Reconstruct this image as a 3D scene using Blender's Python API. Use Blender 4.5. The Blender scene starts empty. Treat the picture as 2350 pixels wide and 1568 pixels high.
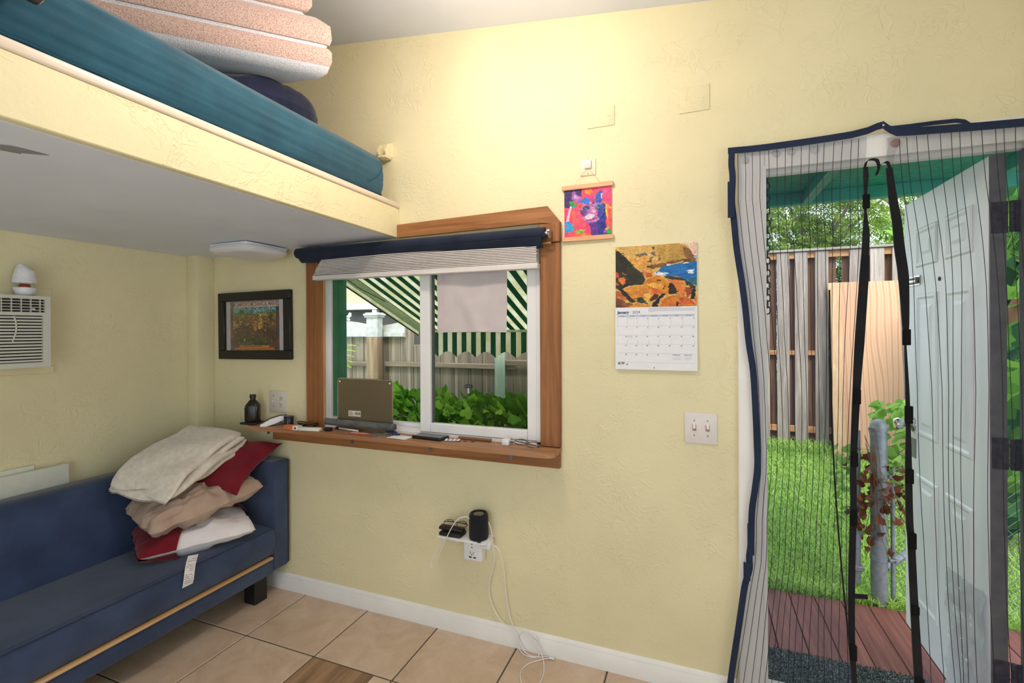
import bpy, bmesh, math, random
import numpy as np
from mathutils import Vector, Matrix, Euler, noise

# ------------------------------------------------------------------ camera, world, light, exposure
scene = bpy.context.scene
col = scene.collection
PI = math.pi
CAM = Vector((2.845, -2.06, 1.458))
YAW, ROLL, FPX, HORIZON = 0.3705, -0.004, 1095.0, 759.0
_r = Vector((math.cos(YAW), math.sin(YAW), 0)); _f = Vector((-math.sin(YAW), math.cos(YAW), 0)); _u = Vector((0, 0, 1))
_R = _r * math.cos(ROLL) + _u * math.sin(ROLL); _U = _u * math.cos(ROLL) - _r * math.sin(ROLL)
cam = bpy.data.cameras.new('camera'); camo = bpy.data.objects.new('camera', cam); col.objects.link(camo)
camo.matrix_world = Matrix(((_R.x, _U.x, -_f.x, CAM.x), (_R.y, _U.y, -_f.y, CAM.y), (_R.z, _U.z, -_f.z, CAM.z), (0, 0, 0, 1)))
cam.sensor_fit = 'HORIZONTAL'; cam.sensor_width = 36; cam.lens = 36 * FPX / 2350
cam.shift_y = -(784 - HORIZON) / 2350
cam.clip_start = 0.05; cam.clip_end = 200
scene.camera = camo

world = bpy.data.worlds.new('sky'); scene.world = world; world.use_nodes = True
_bg = world.node_tree.nodes['Background']
_bg.inputs[0].default_value = (0.80, 0.92, 1.0, 1); _bg.inputs[1].default_value = 2.85
sun = bpy.data.lights.new('sun', 'SUN'); sun.energy = 4.0; sun.angle = math.radians(25); sun.color = (1, 0.95, 0.86)
suno = bpy.data.objects.new('sun', sun); col.objects.link(suno)
suno.rotation_euler = Vector((-0.25, 0.62, -0.75)).to_track_quat('-Z', 'Y').to_euler()
scene.view_settings.view_transform = 'Standard'
scene.view_settings.look = 'None'
scene.view_settings.exposure = 0.0
scene.view_settings.gamma = 1.0
scene.view_settings.use_curve_mapping = False
LAMP_POS = (2.10, -0.82, 2.58); LAMP_W = 26.5; LAMP_COL = (1.0, 0.82, 0.67)
# the room's own ceiling lamp, above the frame (its fixture is built with the ceiling)
lamp = bpy.data.lights.new('lamp_bulb', 'POINT'); lamp.energy = LAMP_W; lamp.color = LAMP_COL; lamp.shadow_soft_size = 0.07
lampo = bpy.data.objects.new('lamp_bulb', lamp); col.objects.link(lampo); lampo.location = LAMP_POS

# ------------------------------------------------------------------ helpers
rnd = random.Random(7)
def lin(c):
    return tuple(((x / 255) / 12.92 if x / 255 <= 0.04045 else ((x / 255 + 0.055) / 1.055) ** 2.4) for x in c[:3]) + (1,)

class NT:
    """small helper round a node tree"""
    def __init__(s, name):
        s.m = bpy.data.materials.new(name); s.m.use_nodes = True
        s.t = s.m.node_tree; s.n = s.t.nodes; s.l = s.t.links
        s.b = s.n['Principled BSDF']; s.out = s.n['Material Output']
        s.tc = None
    def add(s, typ, **kw):
        n = s.n.new(typ)
        for k, v in kw.items(): setattr(n, k, v)
        return n
    def coords(s, scale=(1, 1, 1), src='Object', rot=(0, 0, 0)):
        if s.tc is None: s.tc = s.add('ShaderNodeTexCoord')
        mp = s.add('ShaderNodeMapping'); mp.inputs['Scale'].default_value = scale; mp.inputs['Rotation'].default_value = rot
        s.l.new(s.tc.outputs[src], mp.inputs[0]); return mp.outputs[0]
    def noise(s, vec, scale, detail=4, rough=0.55, dist=0.0):
        n = s.add('ShaderNodeTexNoise'); n.inputs['Scale'].default_value = scale; n.inputs['Detail'].default_value = detail
        n.inputs['Roughness'].default_value = rough; n.inputs['Distortion'].default_value = dist
        s.l.new(vec, n.inputs['Vector']); return n.outputs['Fac']
    def ramp(s, fac, stops):
        r = s.add('ShaderNodeValToRGB'); e = r.color_ramp.elements
        while len(e) < len(stops): e.new(0.5)
        for i, (p, c) in enumerate(stops): e[i].position = p; e[i].color = c
        s.l.new(fac, r.inputs[0]); return r.outputs[0]
    def mix(s, fac, a, b, blend='MIX'):
        m = s.add('ShaderNodeMix', data_type='RGBA', blend_type=blend)
        for sock, v in ((m.inputs[0], fac), (m.inputs[6], a), (m.inputs[7], b)):
            if isinstance(v, (tuple, list)): sock.default_value = v
            elif isinstance(v, (int, float)): sock.default_value = v
            else: s.l.new(v, sock)
        return m.outputs[2]
    def bump(s, h, strength=0.3, dist=0.01, prev=None):
        b = s.add('ShaderNodeBump'); b.inputs['Strength'].default_value = strength; b.inputs['Distance'].default_value = dist
        s.l.new(h, b.inputs['Height'])
        if prev is not None: s.l.new(prev, b.inputs['Normal'])
        s.l.new(b.outputs[0], s.b.inputs['Normal']); return b.outputs[0]
    def set(s, color=None, rough=None, metal=None, spec=None, sheen=None):
        for k, v in (('Base Color', color), ('Roughness', rough), ('Metallic', metal), ('Specular IOR Level', spec), ('Sheen Weight', sheen)):
            if v is None: continue
            if isinstance(v, (tuple, list, int, float)): s.b.inputs[k].default_value = v
            else: s.l.new(v, s.b.inputs[k])
        return s.m
    def objrand(s):
        return s.add('ShaderNodeObjectInfo').outputs['Random']

MATS = {}
def plain(name, rgb, rough=0.5, metal=0.0, spec=0.5, var=0.06, scale=25, bump=0.0, sheen=None):
    """plain colour with a faint mottling and optional fine relief"""
    if name in MATS: return MATS[name]
    t = NT(name); c = lin(rgb); v = t.coords()
    f = t.noise(v, scale, 3)
    dark = tuple(x * (1 - 2 * var) for x in c[:3]) + (1,); lite = tuple(min(1, x * (1 + 2 * var)) for x in c[:3]) + (1,)
    t.set(t.ramp(f, [(0.3, dark), (0.7, lite)]), rough, metal, spec, sheen)
    if bump: t.bump(t.noise(v, scale * 8, 3), bump, 0.002)
    MATS[name] = t.m; return t.m
def wood(name, dark, light, axis='X', rough=0.55, scale=1.0, rand=0.0, knots=True, bump=0.25, grey=None):
    """long-grain timber, grain along one axis"""
    if name in MATS: return MATS[name]
    t = NT(name)
    k = {'X': (1.2, 22, 22), 'Y': (22, 1.2, 22), 'Z': (22, 22, 1.2)}[axis]
    rot = (0, 0, 0)
    v = t.coords(tuple(a * scale for a in k))
    if rand:
        addv = t.add('ShaderNodeVectorMath', operation='ADD'); t.l.new(v, addv.inputs[0])
        mul = t.add('ShaderNodeMath', operation='MULTIPLY'); t.l.new(t.objrand(), mul.inputs[0]); mul.inputs[1].default_value = 37
        t.l.new(mul.outputs[0], addv.inputs[1]); v = addv.outputs[0]
    f = t.noise(v, 1.6, 6, 0.65, 0.6)
    c = t.ramp(f, [(0.28, lin(dark)), (0.52, tuple((a + b) / 2 for a, b in zip(lin(dark), lin(light)))), (0.72, lin(light))])
    if knots:
        vor = t.add('ShaderNodeTexVoronoi'); vor.inputs['Scale'].default_value = 0.8
        kv = t.coords(tuple(a * scale * (0.22 if a > 5 else 1.6) for a in k)); t.l.new(kv, vor.inputs['Vector'])
        kn = t.ramp(vor.outputs['Distance'], [(0.03, (0.25, 0.2, 0.16, 1)), (0.11, (1, 1, 1, 1))])
        c = t.mix(0.75, c, kn, 'MULTIPLY')
    if rand:
        hue = t.ramp(t.objrand(), [(0.0, (1 - rand, 1 - rand, 1 - rand, 1)), (1.0, (1 + rand * 0.4, 1 + rand * 0.4, 1 + rand * 0.4, 1))])
        c = t.mix(1.0, c, hue, 'MULTIPLY')
    if grey:
        g = t.noise(t.coords((3, 3, 1.2)), 1.5, 3)
        c = t.mix(t.ramp(g, [(0.4, (0, 0, 0, 1)), (0.65, (1, 1, 1, 1))]), c, lin(grey))
    t.set(c, rough, 0, 0.3)
    if bump: t.bump(f, bump, 0.004)
    MATS[name] = t.m; return t.m
def fabric(name, rgb, rgb2=None, scale=900, sheen=0.3, rough=0.9, blotch=8, bump=0.25):
    if name in MATS: return MATS[name]
    t = NT(name); a = lin(rgb); b = lin(rgb2) if rgb2 else tuple(x * 1.25 for x in a[:3]) + (1,)
    v = t.coords(); c = t.ramp(t.noise(v, blotch, 5, 0.6), [(0.32, a), (0.7, b)])
    t.set(c, rough, 0, 0.2, sheen); t.bump(t.noise(v, scale, 2), bump, 0.001)
    MATS[name] = t.m; return t.m
def glassy(name, tint=(1, 1, 1, 1), fac=0.06, rough=0.0):
    """thin clear pane: mostly transparent with a weak mirror"""
    if name in MATS: return MATS[name]
    t = NT(name); t.n.remove(t.b)
    tr = t.add('ShaderNodeBsdfTransparent'); tr.inputs[0].default_value = tint
    gl = t.add('ShaderNodeBsdfGlossy'); gl.inputs['Roughness'].default_value = rough
    mx = t.add('ShaderNodeMixShader'); fr = t.add('ShaderNodeFresnel'); fr.inputs[0].default_value = 1.25
    t.l.new(fr.outputs[0], mx.inputs[0]); t.l.new(tr.outputs[0], mx.inputs[1]); t.l.new(gl.outputs[0], mx.inputs[2])
    t.l.new(mx.outputs[0], t.out.inputs[0]); MATS[name] = t.m; return t.m
def vcol(name, rough=0.5):
    """flat print: colours stored on the faces"""
    if name in MATS: return MATS[name]
    t = NT(name); a = t.add('ShaderNodeVertexColor'); a.layer_name = 'Col'
    t.set(a.outputs[0], rough, 0, 0.3); MATS[name] = t.m; return t.m

class MB:
    """collects shapes in world coordinates into one mesh"""
    def __init__(s): s.v = []; s.f = []
    def add(s, vs, fs):
        o = len(s.v); s.v += [Vector(p) for p in vs]; s.f += [tuple(i + o for i in q) for q in fs]; return s
    def box(s, x0, x1, y0, y1, z0, z1):
        vs = [(x, y, z) for z in (z0, z1) for y in (y0, y1) for x in (x0, x1)]
        return s.add(vs, [(0, 2, 3, 1), (4, 5, 7, 6), (0, 1, 5, 4), (2, 6, 7, 3), (0, 4, 6, 2), (1, 3, 7, 5)])
    def rbox(s, x0, x1, y0, y1, z0, z1, r=0.005, seg=2):
        bm = bmesh.new(); bmesh.ops.create_cube(bm, size=1)
        for v in bm.verts: v.co = Vector(((x0 + x1) / 2 + v.co.x * (x1 - x0), (y0 + y1) / 2 + v.co.y * (y1 - y0), (z0 + z1) / 2 + v.co.z * (z1 - z0)))
        r = min(r, abs(x1 - x0) * 0.49, abs(y1 - y0) * 0.49, abs(z1 - z0) * 0.49)
        bmesh.ops.bevel(bm, geom=bm.edges[:], offset=r, segments=seg, affect='EDGES', profile=0.5)
        bm.verts.index_update(); s.add([v.co.copy() for v in bm.verts], [tuple(v.index for v in f.verts) for f in bm.faces]); bm.free(); return s
    def cyl(s, p0, p1, r0, r1=None, n=16, caps=True):
        return s.tube([p0, p1], [r0, r0 if r1 is None else r1], n, caps)
    def tube(s, pts, r, n=8, caps=True):
        pts = [Vector(p) for p in pts]; k = len(pts)
        if not isinstance(r, (list, tuple)): r = [r] * k
        o = len(s.v); prev = None
        for i, p in enumerate(pts):
            d = (pts[min(i + 1, k - 1)] - pts[max(i - 1, 0)]).normalized()
            a = Vector((0, 0, 1)) if abs(d.z) < 0.9 else Vector((1, 0, 0))
            if prev is not None: a = prev
            x = (a - d * a.dot(d)).normalized(); y = d.cross(x); prev = x
            for j in range(n):
                t = 2 * PI * j / n; s.v.append(p + (x * math.cos(t) + y * math.sin(t)) * r[i])
        for i in range(k - 1):
            for j in range(n):
                a = o + i * n + j; b = o + i * n + (j + 1) % n; s.f.append((a, b, b + n, a + n))
        if caps:
            s.f.append(tuple(o + j for j in range(n - 1, -1, -1))); s.f.append(tuple(o + (k - 1) * n + j for j in range(n)))
        return s
    def lathe(s, c, prof, n=24, axis=Vector((0, 0, 1))):
        c = Vector(c); q = Vector((0, 0, 1)).rotation_difference(Vector(axis)); o = len(s.v)
        for r, z in prof:
            for j in range(n):
                t = 2 * PI * j / n; s.v.append(c + q @ Vector((r * math.cos(t), r * math.sin(t), z)))
        for i in range(len(prof) - 1):
            for j in range(n):
                a = o + i * n + j; b = o + i * n + (j + 1) % n; s.f.append((a, b, b + n, a + n))
        s.f.append(tuple(o + j for j in range(n - 1, -1, -1))); s.f.append(tuple(o + (len(prof) - 1) * n + j for j in range(n)))
        return s
    def prism(s, poly, axis, a, b):
        """polygon in the plane across `axis`, extruded from a to b"""
        k = len(poly)
        mk = {'X': lambda p, t: (t, p[0], p[1]), 'Y': lambda p, t: (p[0], t, p[1]), 'Z': lambda p, t: (p[0], p[1], t)}[axis]
        vs = [mk(p, a) for p in poly] + [mk(p, b) for p in poly]
        return s.add(vs, [tuple(range(k)), tuple(range(2 * k - 1, k - 1, -1))] + [(i, i + k, (i + 1) % k + k, (i + 1) % k) for i in range(k)])
    def grid(s, fn, nu, nv, closed_u=False):
        vs = [fn(i / nu, j / nv) for j in range(nv + 1) for i in range(nu + 1)]; w = nu + 1
        return s.add(vs, [(j * w + i, j * w + i + 1, (j + 1) * w + i + 1, (j + 1) * w + i) for j in range(nv) for i in range(nu)])
    def slab(s, fn, nu, nv, off):
        """thick sheet: fn gives the front, off is the vector to the back"""
        off = Vector(off); w = nu + 1; n = w * (nv + 1)
        fr = [Vector(fn(i / nu, j / nv)) for j in range(nv + 1) for i in range(nu + 1)]
        F = [(j * w + i, j * w + i + 1, (j + 1) * w + i + 1, (j + 1) * w + i) for j in range(nv) for i in range(nu)]
        G = [tuple(n + q for q in reversed(f)) for f in F]
        rim = [i for i in range(nu)] + [j * w + nu for j in range(nv)] + [nv * w + i for i in range(nu, 0, -1)] + [j * w for j in range(nv, 0, -1)]
        E = [(rim[i], rim[i] + n, rim[(i + 1) % len(rim)] + n, rim[(i + 1) % len(rim)]) for i in range(len(rim))]
        return s.add(fr + [p + off for p in fr], F + G + E)
    def ribbon(s, pts, w, th=0.002, side=Vector((1, 0, 0)), back=Vector((0, 1, 0))):
        """flat strap along pts, width along `side`"""
        pts = [Vector(p) for p in pts]; k = len(pts); o = len(s.v)
        if not isinstance(w, (list, tuple)): w = [w] * k
        for p, ww in zip(pts, w):
            for q in (p - side * ww / 2, p + side * ww / 2, p + side * ww / 2 + back * th, p - side * ww / 2 + back * th): s.v.append(q)
        for i in range(k - 1):
            for j in range(4):
                a = o + 4 * i + j; b = o + 4 * i + (j + 1) % 4; s.f.append((a, b, b + 4, a + 4))
        s.f.append((o + 3, o + 2, o + 1, o)); e = o + 4 * (k - 1); s.f.append((e, e + 1, e + 2, e + 3)); return s
    def tf(s, M):
        s.v = [M @ p for p in s.v]; return s

ORG = {}
def tag(o, label=None, cat=None, group=None, kind=None):
    for k, v in (('label', label), ('category', cat), ('group', group), ('kind', kind)):
        if v: o[k] = v
    return o
def thing(name, label, cat, loc=(0, 0, 0), group=None):
    o = bpy.data.objects.new(name, None); col.objects.link(o); o.location = loc; o.empty_display_size = 0.05
    ORG[o] = Vector(loc); return tag(o, label, cat, group)
def obj(name, mb, mat, parent=None, smooth=False, angle=40, label=None, cat=None, group=None, kind=None, loc=None):
    """one mesh object; shapes are given in world coordinates"""
    org = ORG[parent] if parent is not None else Vector(loc or (0, 0, 0))
    me = bpy.data.meshes.new(name); me.from_pydata([p - org for p in mb.v], [], mb.f)
    bm = bmesh.new(); bm.from_mesh(me); bmesh.ops.recalc_face_normals(bm, faces=bm.faces); bm.to_mesh(me); bm.free()
    if smooth: me.shade_smooth(); me.set_sharp_from_angle(angle=math.radians(angle))
    me.materials.append(mat); o = bpy.data.objects.new(name, me); col.objects.link(o)
    if parent is not None: o.parent = parent
    else: o.location = org
    ORG[o] = org; return tag(o, label, cat, group, kind)
def inst(name, src, parent, loc, rot=(0, 0, 0), scl=(1, 1, 1)):
    """another object on the mesh of src; loc in world coordinates"""
    o = bpy.data.objects.new(name, src if isinstance(src, bpy.types.Mesh) else src.data); col.objects.link(o)
    if parent is not None: o.parent = parent; o.location = Vector(loc) - ORG[parent]
    else: o.location = loc
    o.rotation_euler = rot; o.scale = scl; ORG[o] = Vector(loc); return o
def mesh_of(mb, mat, smooth=False, name='piece'):
    me = bpy.data.meshes.new(name); me.from_pydata(mb.v, [], mb.f)
    bm = bmesh.new(); bm.from_mesh(me); bmesh.ops.recalc_face_normals(bm, faces=bm.faces); bm.to_mesh(me); bm.free()
    if smooth: me.shade_smooth(); me.set_sharp_from_angle(angle=math.radians(40))
    me.materials.append(mat); return me
def frame_mat(o, ex, ey, ez):
    ex, ey, ez, o = map(Vector, (ex, ey, ez, o))
    return Matrix(((ex.x, ey.x, ez.x, o.x), (ex.y, ey.y, ez.y, o.y), (ex.z, ey.z, ez.z, o.z), (0, 0, 0, 1)))
def text(name, s, size, M, mat, parent, depth=0.0002, align='LEFT', bold=0.0, sx=1.0, shear=0.0):
    """lettering as flat mesh; M places its local xy plane"""
    cu = bpy.data.curves.new(name, 'FONT'); cu.body = s; cu.size = size; cu.extrude = depth; cu.align_x = align; cu.offset = bold; cu.shear = shear
    cu.resolution_u = 2
    t = bpy.data.objects.new(name, cu); col.objects.link(t)
    dg = bpy.context.evaluated_depsgraph_get(); me = bpy.data.meshes.new_from_object(t.evaluated_get(dg))
    bpy.data.objects.remove(t); bpy.data.curves.remove(cu)
    me.transform(M @ Matrix.Diagonal((sx, 1, 1, 1)))
    me.transform(Matrix.Translation(-ORG[parent])); me.materials.clear(); me.materials.append(mat); me.name = name
    o = bpy.data.objects.new(name, me); col.objects.link(o); o.parent = parent; ORG[o] = ORG[parent]; return o
WALLM = lambda x, y, z: frame_mat((x, y, z), (1, 0, 0), (0, 0, 1), (0, -1, 0))   # print facing the room from the back wall

def fbm(X, Y, seed, octs=4):
    """value noise on numpy arrays, 0..1"""
    out = np.zeros_like(X); amp = 1; tot = 0; rs = np.random.RandomState(seed)
    for o in range(octs):
        G = rs.rand(64, 64); x = X * 2 ** o; y = Y * 2 ** o
        xi = np.floor(x).astype(int); yi = np.floor(y).astype(int); fx = x - xi; fy = y - yi
        fx = fx * fx * (3 - 2 * fx); fy = fy * fy * (3 - 2 * fy)
        g = lambda a, b: G[(xi + a) % 64, (yi + b) % 64]
        out += amp * ((g(0, 0) * (1 - fx) + g(1, 0) * fx) * (1 - fy) + (g(0, 1) * (1 - fx) + g(1, 1) * fx) * fy); tot += amp; amp *= 0.55
    return out / tot
def inpoly(U, V, poly):
    r = np.zeros(U.shape, bool); k = len(poly)
    for i in range(k):
        (x1, y1), (x2, y2) = poly[i], poly[(i + 1) % k]
        c = ((y1 > V) != (y2 > V)) & (U < (x2 - x1) * (V - y1) / ((y2 - y1) if y2 != y1 else 1e-9) + x1); r ^= c
    return r
class Paint:
    """flat picture painted as coloured faces; u to the right, v downwards, both 0..1"""
    def __init__(s, nu, nv, base, seed=1):
        s.nu, s.nv, s.seed = nu, nv, seed
        s.U, s.V = np.meshgrid((np.arange(nu) + 0.5) / nu, (np.arange(nv) + 0.5) / nv)
        s.C = np.ones((nv, nu, 3)) * np.array(base, float)
    def warp(s, amt, fr, seed): return s.U + (fbm(s.U * fr, s.V * fr, seed) - 0.5) * amt, s.V + (fbm(s.U * fr, s.V * fr, seed + 50) - 0.5) * amt
    def poly(s, pts, rgb, rgb2=None, warp=0.06, fr=8, seed=None, fs=(14, 14), alpha=1.0):
        s.seed += 1; sd = seed or s.seed
        U, V = s.warp(warp, fr, sd) if warp else (s.U, s.V)
        m = inpoly(U, V, pts)
        c = np.array(rgb, float)
        if rgb2 is not None:
            k = np.clip((fbm(s.U * fs[0], s.V * fs[1], sd + 9) - 0.3) / 0.4, 0, 1)[..., None]; c = c * (1 - k) + np.array(rgb2, float) * k
        else: c = np.broadcast_to(c, s.C.shape)
        s.C[m] = s.C[m] * (1 - alpha) + c[m] * alpha; return s
    def disc(s, x, y, rx, ry, rgb, rgb2=None, **k):
        return s.poly([(x + rx * math.cos(a * PI / 10), y + ry * math.sin(a * PI / 10)) for a in range(20)], rgb, rgb2, **k)
    def grain(s, amt, fr=(60, 60)):
        n = fbm(s.U * fr[0], s.V * fr[1], s.seed + 3, 3)[..., None] - 0.5; s.C = np.clip(s.C * (1 + amt * n), 0, 255); return s
    def strokes(s, n, ln, wd, jit=.25, ang=None, seed=1):
        """brush marks: short tilted dabs in the local colour, a little lighter or darker"""
        r = random.Random(seed)
        for k in range(n):
            cx, cy = r.random(), r.random(); i = min(s.nu - 1, int(cx * s.nu)); j = min(s.nv - 1, int(cy * s.nv))
            c = np.clip(s.C[j, i] * (1 + r.uniform(-jit, jit)) + np.array([r.uniform(-14, 14), r.uniform(-10, 10), r.uniform(-12, 12)]), 0, 255)
            a = r.uniform(0, PI) if ang is None else r.gauss(ang, .5); l = ln * r.uniform(.5, 1.4); w_ = wd * r.uniform(.6, 1.5)
            i0, i1 = max(0, int((cx - l) * s.nu)), min(s.nu, int((cx + l) * s.nu) + 2); j0, j1 = max(0, int((cy - l) * s.nv)), min(s.nv, int((cy + l) * s.nv) + 2)
            U = s.U[j0:j1, i0:i1] - cx; V = s.V[j0:j1, i0:i1] - cy
            p = U * math.cos(a) + V * math.sin(a); q = -U * math.sin(a) + V * math.cos(a) + 2.5 * p * p
            m = (p / l) ** 2 + (q / w_) ** 2 < 1; s.C[j0:j1, i0:i1][m] = c
        return s
    def build(s, name, M, w, h, mat, parent, curl=None):
        xs = np.linspace(0, w, s.nu + 1); ys = np.linspace(0, -h, s.nv + 1)
        vs = [M @ Vector((x, y, curl(x / w, -y / h) if curl else 0)) - ORG[parent] for y in ys for x in xs]; W = s.nu + 1
        fs = [(j * W + i, (j + 1) * W + i, (j + 1) * W + i + 1, j * W + i + 1) for j in range(s.nv) for i in range(s.nu)]
        me = bpy.data.meshes.new(name); me.from_pydata(vs, [], fs)
        c = s.C.reshape(-1, 3) / 255; c = np.where(c <= 0.04045, c / 12.92, ((c + 0.055) / 1.055) ** 2.4)
        c = np.repeat(np.hstack([c, np.ones((len(c), 1))]), 4, axis=0)
        a = me.color_attributes.new('Col', 'FLOAT_COLOR', 'CORNER'); a.data.foreach_set('color', c.astype(np.float32).ravel())
        me.materials.append(mat); o = bpy.data.objects.new(name, me); col.objects.link(o); o.parent = parent; ORG[o] = ORG[parent]; return o
def catmull(pts, k=6):
    P = [Vector(p) for p in pts]; out = []
    for i in range(len(P) - 1):
        a = P[max(i - 1, 0)]; b = P[i]; c = P[i + 1]; d = P[min(i + 2, len(P) - 1)]
        for j in range(k):
            t = j / k; out.append(0.5 * ((2 * b) + (c - a) * t + (2 * a - 5 * b + 4 * c - d) * t * t + (3 * b - a - 3 * c + d) * t ** 3))
    return out + [P[-1]]
def interp(pts, z):
    """x at height z along a list of (x, z) falling in z"""
    for (x0, z0), (x1, z1) in zip(pts, pts[1:]):
        if z0 >= z >= z1: return x0 + (x1 - x0) * ((z0 - z) / (z0 - z1 + 1e-9))
    return pts[0][0] if z > pts[0][1] else pts[-1][0]
# ------------------------------------------------------------------ the room shell
def wall_paint(name, rgb, k=1.0):
    t = NT(name); v = t.coords((1, 1, 1)); c = lin(rgb)
    blot = t.noise(v, 2.2, 4)
    cc = t.ramp(blot, [(0.3, tuple(x * 0.93 for x in c[:3]) + (1,)), (0.7, tuple(min(1, x * 1.04) for x in c[:3]) + (1,))])
    t.set(cc, 0.55, 0, 0.35)
    # skip-trowel plaster: curved raised strokes plus a fine orange peel
    s1 = t.noise(t.coords((1, 1, 1), rot=(0.4, 0.3, 0.7)), 13, 3, 0.5, 1.6)
    st = t.ramp(s1, [(0.50, (0, 0, 0, 1)), (0.535, (1, 1, 1, 1)), (0.60, (0.0, 0.0, 0.0, 1))])
    mask = t.ramp(t.noise(t.coords((1, 1, 1), rot=(1, .2, .4)), 5.5, 4, .6), [(0.44, (0, 0, 0, 1)), (0.62, (1, 1, 1, 1))])
    b1 = t.bump(t.mix(1.0, st, mask, 'MULTIPLY'), 0.30 * k, 0.006); t.bump(t.noise(v, 48, 4, 0.6, 0.8), 0.30 * k, 0.004, b1)
    return t.m
M_WALL = wall_paint('yellow_plaster', (233, 223, 183))
M_WALL_R = wall_paint('yellow_plaster_fascia', (233, 223, 183), 1.3)
M_WHITE = plain('white_ceiling_paint', (226, 231, 242), 0.6, scale=3, var=0.02, bump=0.05)
M_SOFFIT = plain('white_soffit_paint', (222, 229, 244), 0.55, scale=2.5, var=0.025)
M_TRIMW = plain('white_trim_paint', (240, 238, 236), 0.4, scale=6, var=0.02)
M_GROUT = plain('dark_grout', (95, 84, 74), 0.9)
ceil_z = lambda x: 3.132 - 0.1247 * x
XR, YF, WT = 4.25, -3.4, 0.12        # right wall, wall behind the camera, wall thickness

def wallY(mb, x0, x1, z0, z1, y0, y1):
    top = lambda x: ceil_z(x) if z1 is None else z1
    mb.prism([(x0, z0), (x1, z0), (x1, top(x1)), (x0, top(x0))], 'Y', y0, y1)
w = MB()
wallY(w, 0, 0.88, 0, None, 0, WT); wallY(w, 0.88, 2.185, 0, 0.925, 0, WT); wallY(w, 0.88, 2.185, 1.9, None, 0, WT)
wallY(w, 2.185, 3.07, 0, None, 0, WT); wallY(w, 3.07, 3.90, 2.09, None, 0, WT); wallY(w, 3.90, XR, 0, None, 0, WT)
obj('wall_back', w, M_WALL, kind='structure')
obj('wall_left', MB().box(-WT, 0, YF, WT, 0, 3.132), M_WALL, kind='structure')
w = MB(); top = ceil_z(XR)
w.box(XR, XR + WT, YF, -2.75, 0, top).box(XR, XR + WT, -0.95, WT, 0, top).box(XR, XR + WT, -2.75, -0.95, 0, 0.85).box(XR, XR + WT, -2.75, -0.95, 2.1, top)
obj('wall_right', w, M_WALL, kind='structure')
w = MB()
wallY(w, 0, 1.3, 0, None, YF - WT, YF); wallY(w, 3.1, XR, 0, None, YF - WT, YF); wallY(w, 1.3, 3.1, 0, .1, YF - WT, YF); wallY(w, 1.3, 3.1, 2.05, None, YF - WT, YF)
obj('wall_front', w, M_WALL, kind='structure')
# frames of two unseen windows, added behind the camera for daylight fill
for nm, b in (('window_added_front', [(1.3, 1.34, YF - .1, YF - .04, .1, 2.05), (3.06, 3.1, YF - .1, YF - .04, .1, 2.05), (2.18, 2.22, YF - .1, YF - .04, .1, 2.05), (1.34, 3.06, YF - .1, YF - .04, .1, .14), (1.34, 3.06, YF - .1, YF - .04, 2.01, 2.05)]),
              ('window_added_right', [(XR + .04, XR + .1, -2.75, -2.71, .85, 2.1), (XR + .04, XR + .1, -.99, -.95, .85, 2.1), (XR + .04, XR + .1, -1.87, -1.83, .85, 2.1), (XR + .04, XR + .1, -2.71, -.99, .85, .89), (XR + .04, XR + .1, -2.71, -.99, 2.06, 2.1)])):
    m = MB()
    for q in b: m.box(*q)
    obj(nm, m, M_TRIMW, kind='structure')
obj('ceiling', MB().prism([(-WT, ceil_z(-WT)), (XR + WT, ceil_z(XR + WT)), (XR + WT, ceil_z(XR + WT) + .1), (-WT, ceil_z(-WT) + .1)], 'Y', YF - WT, WT), M_WHITE, kind='structure')
obj('wall_column', MB().rbox(0, 0.094, -0.106, 0.0, 0, 1.915, .004), M_WALL, kind='structure', smooth=True)
# ceiling lamp that lights the room (just above the picture)
lt = thing('ceiling_lamp', 'small white ceiling lamp with a bare warm bulb over the room', 'lamp', (2.10, -0.82, ceil_z(2.10)))
obj('canopy', MB().lathe((2.10, -0.82, ceil_z(2.10) - .05), [(0.07, 0.06), (0.07, 0.02), (0.03, 0.0)], 20), M_TRIMW, lt, True)
obj('socket', MB().cyl((2.10, -0.82, 2.665), (2.10, -0.82, 2.83), 0.018), M_TRIMW, lt, True)

# floor: grout bed with each tile laid on it
fl = obj('floor', MB().box(-WT, XR + WT, YF - WT, WT, -0.06, -0.004), M_GROUT, kind='structure')
def tile_mat():
    t = NT('beige_floor_tile'); v = t.coords()
    r = t.objrand(); sh = t.add('ShaderNodeVectorMath', operation='ADD'); mu = t.add('ShaderNodeMath', operation='MULTIPLY')
    t.l.new(r, mu.inputs[0]); mu.inputs[1].default_value = 50; t.l.new(v, sh.inputs[0]); t.l.new(mu.outputs[0], sh.inputs[1])
    c = t.ramp(t.noise(sh.outputs[0], 7, 7, 0.65, 0.8), [(0.25, lin((192, 166, 142))), (0.5, lin((210, 186, 163))), (0.75, lin((222, 202, 182)))])
    c = t.mix(1.0, c, t.ramp(r, [(0, (0.94, 0.93, 0.92, 1)), (1, (1.03, 1.02, 1.0, 1))]), 'MULTIPLY')
    t.set(c, 0.42, 0, 0.4); t.bump(t.noise(v, 14, 4), 0.08, 0.004); return t.m
M_TILE = tile_mat(); TP = 0.415; TX0 = 0.82 - 2 * TP; TY0 = -0.388; G = 0.0035
M_WOODTILE = wood('wood_look_tile', (96, 72, 52), (196, 160, 124), 'Y', 0.45, 0.5, knots=False, bump=0.05)
def tile_mesh(w, h, m): return mesh_of(MB().rbox(G, w - G, G, h - G, -0.012, 0.0, 0.0025, 1), m, name='tile')
full = tile_mesh(TP, TP, M_TILE); edge = tile_mesh(TP, -TY0, M_TILE)
first = True
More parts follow.
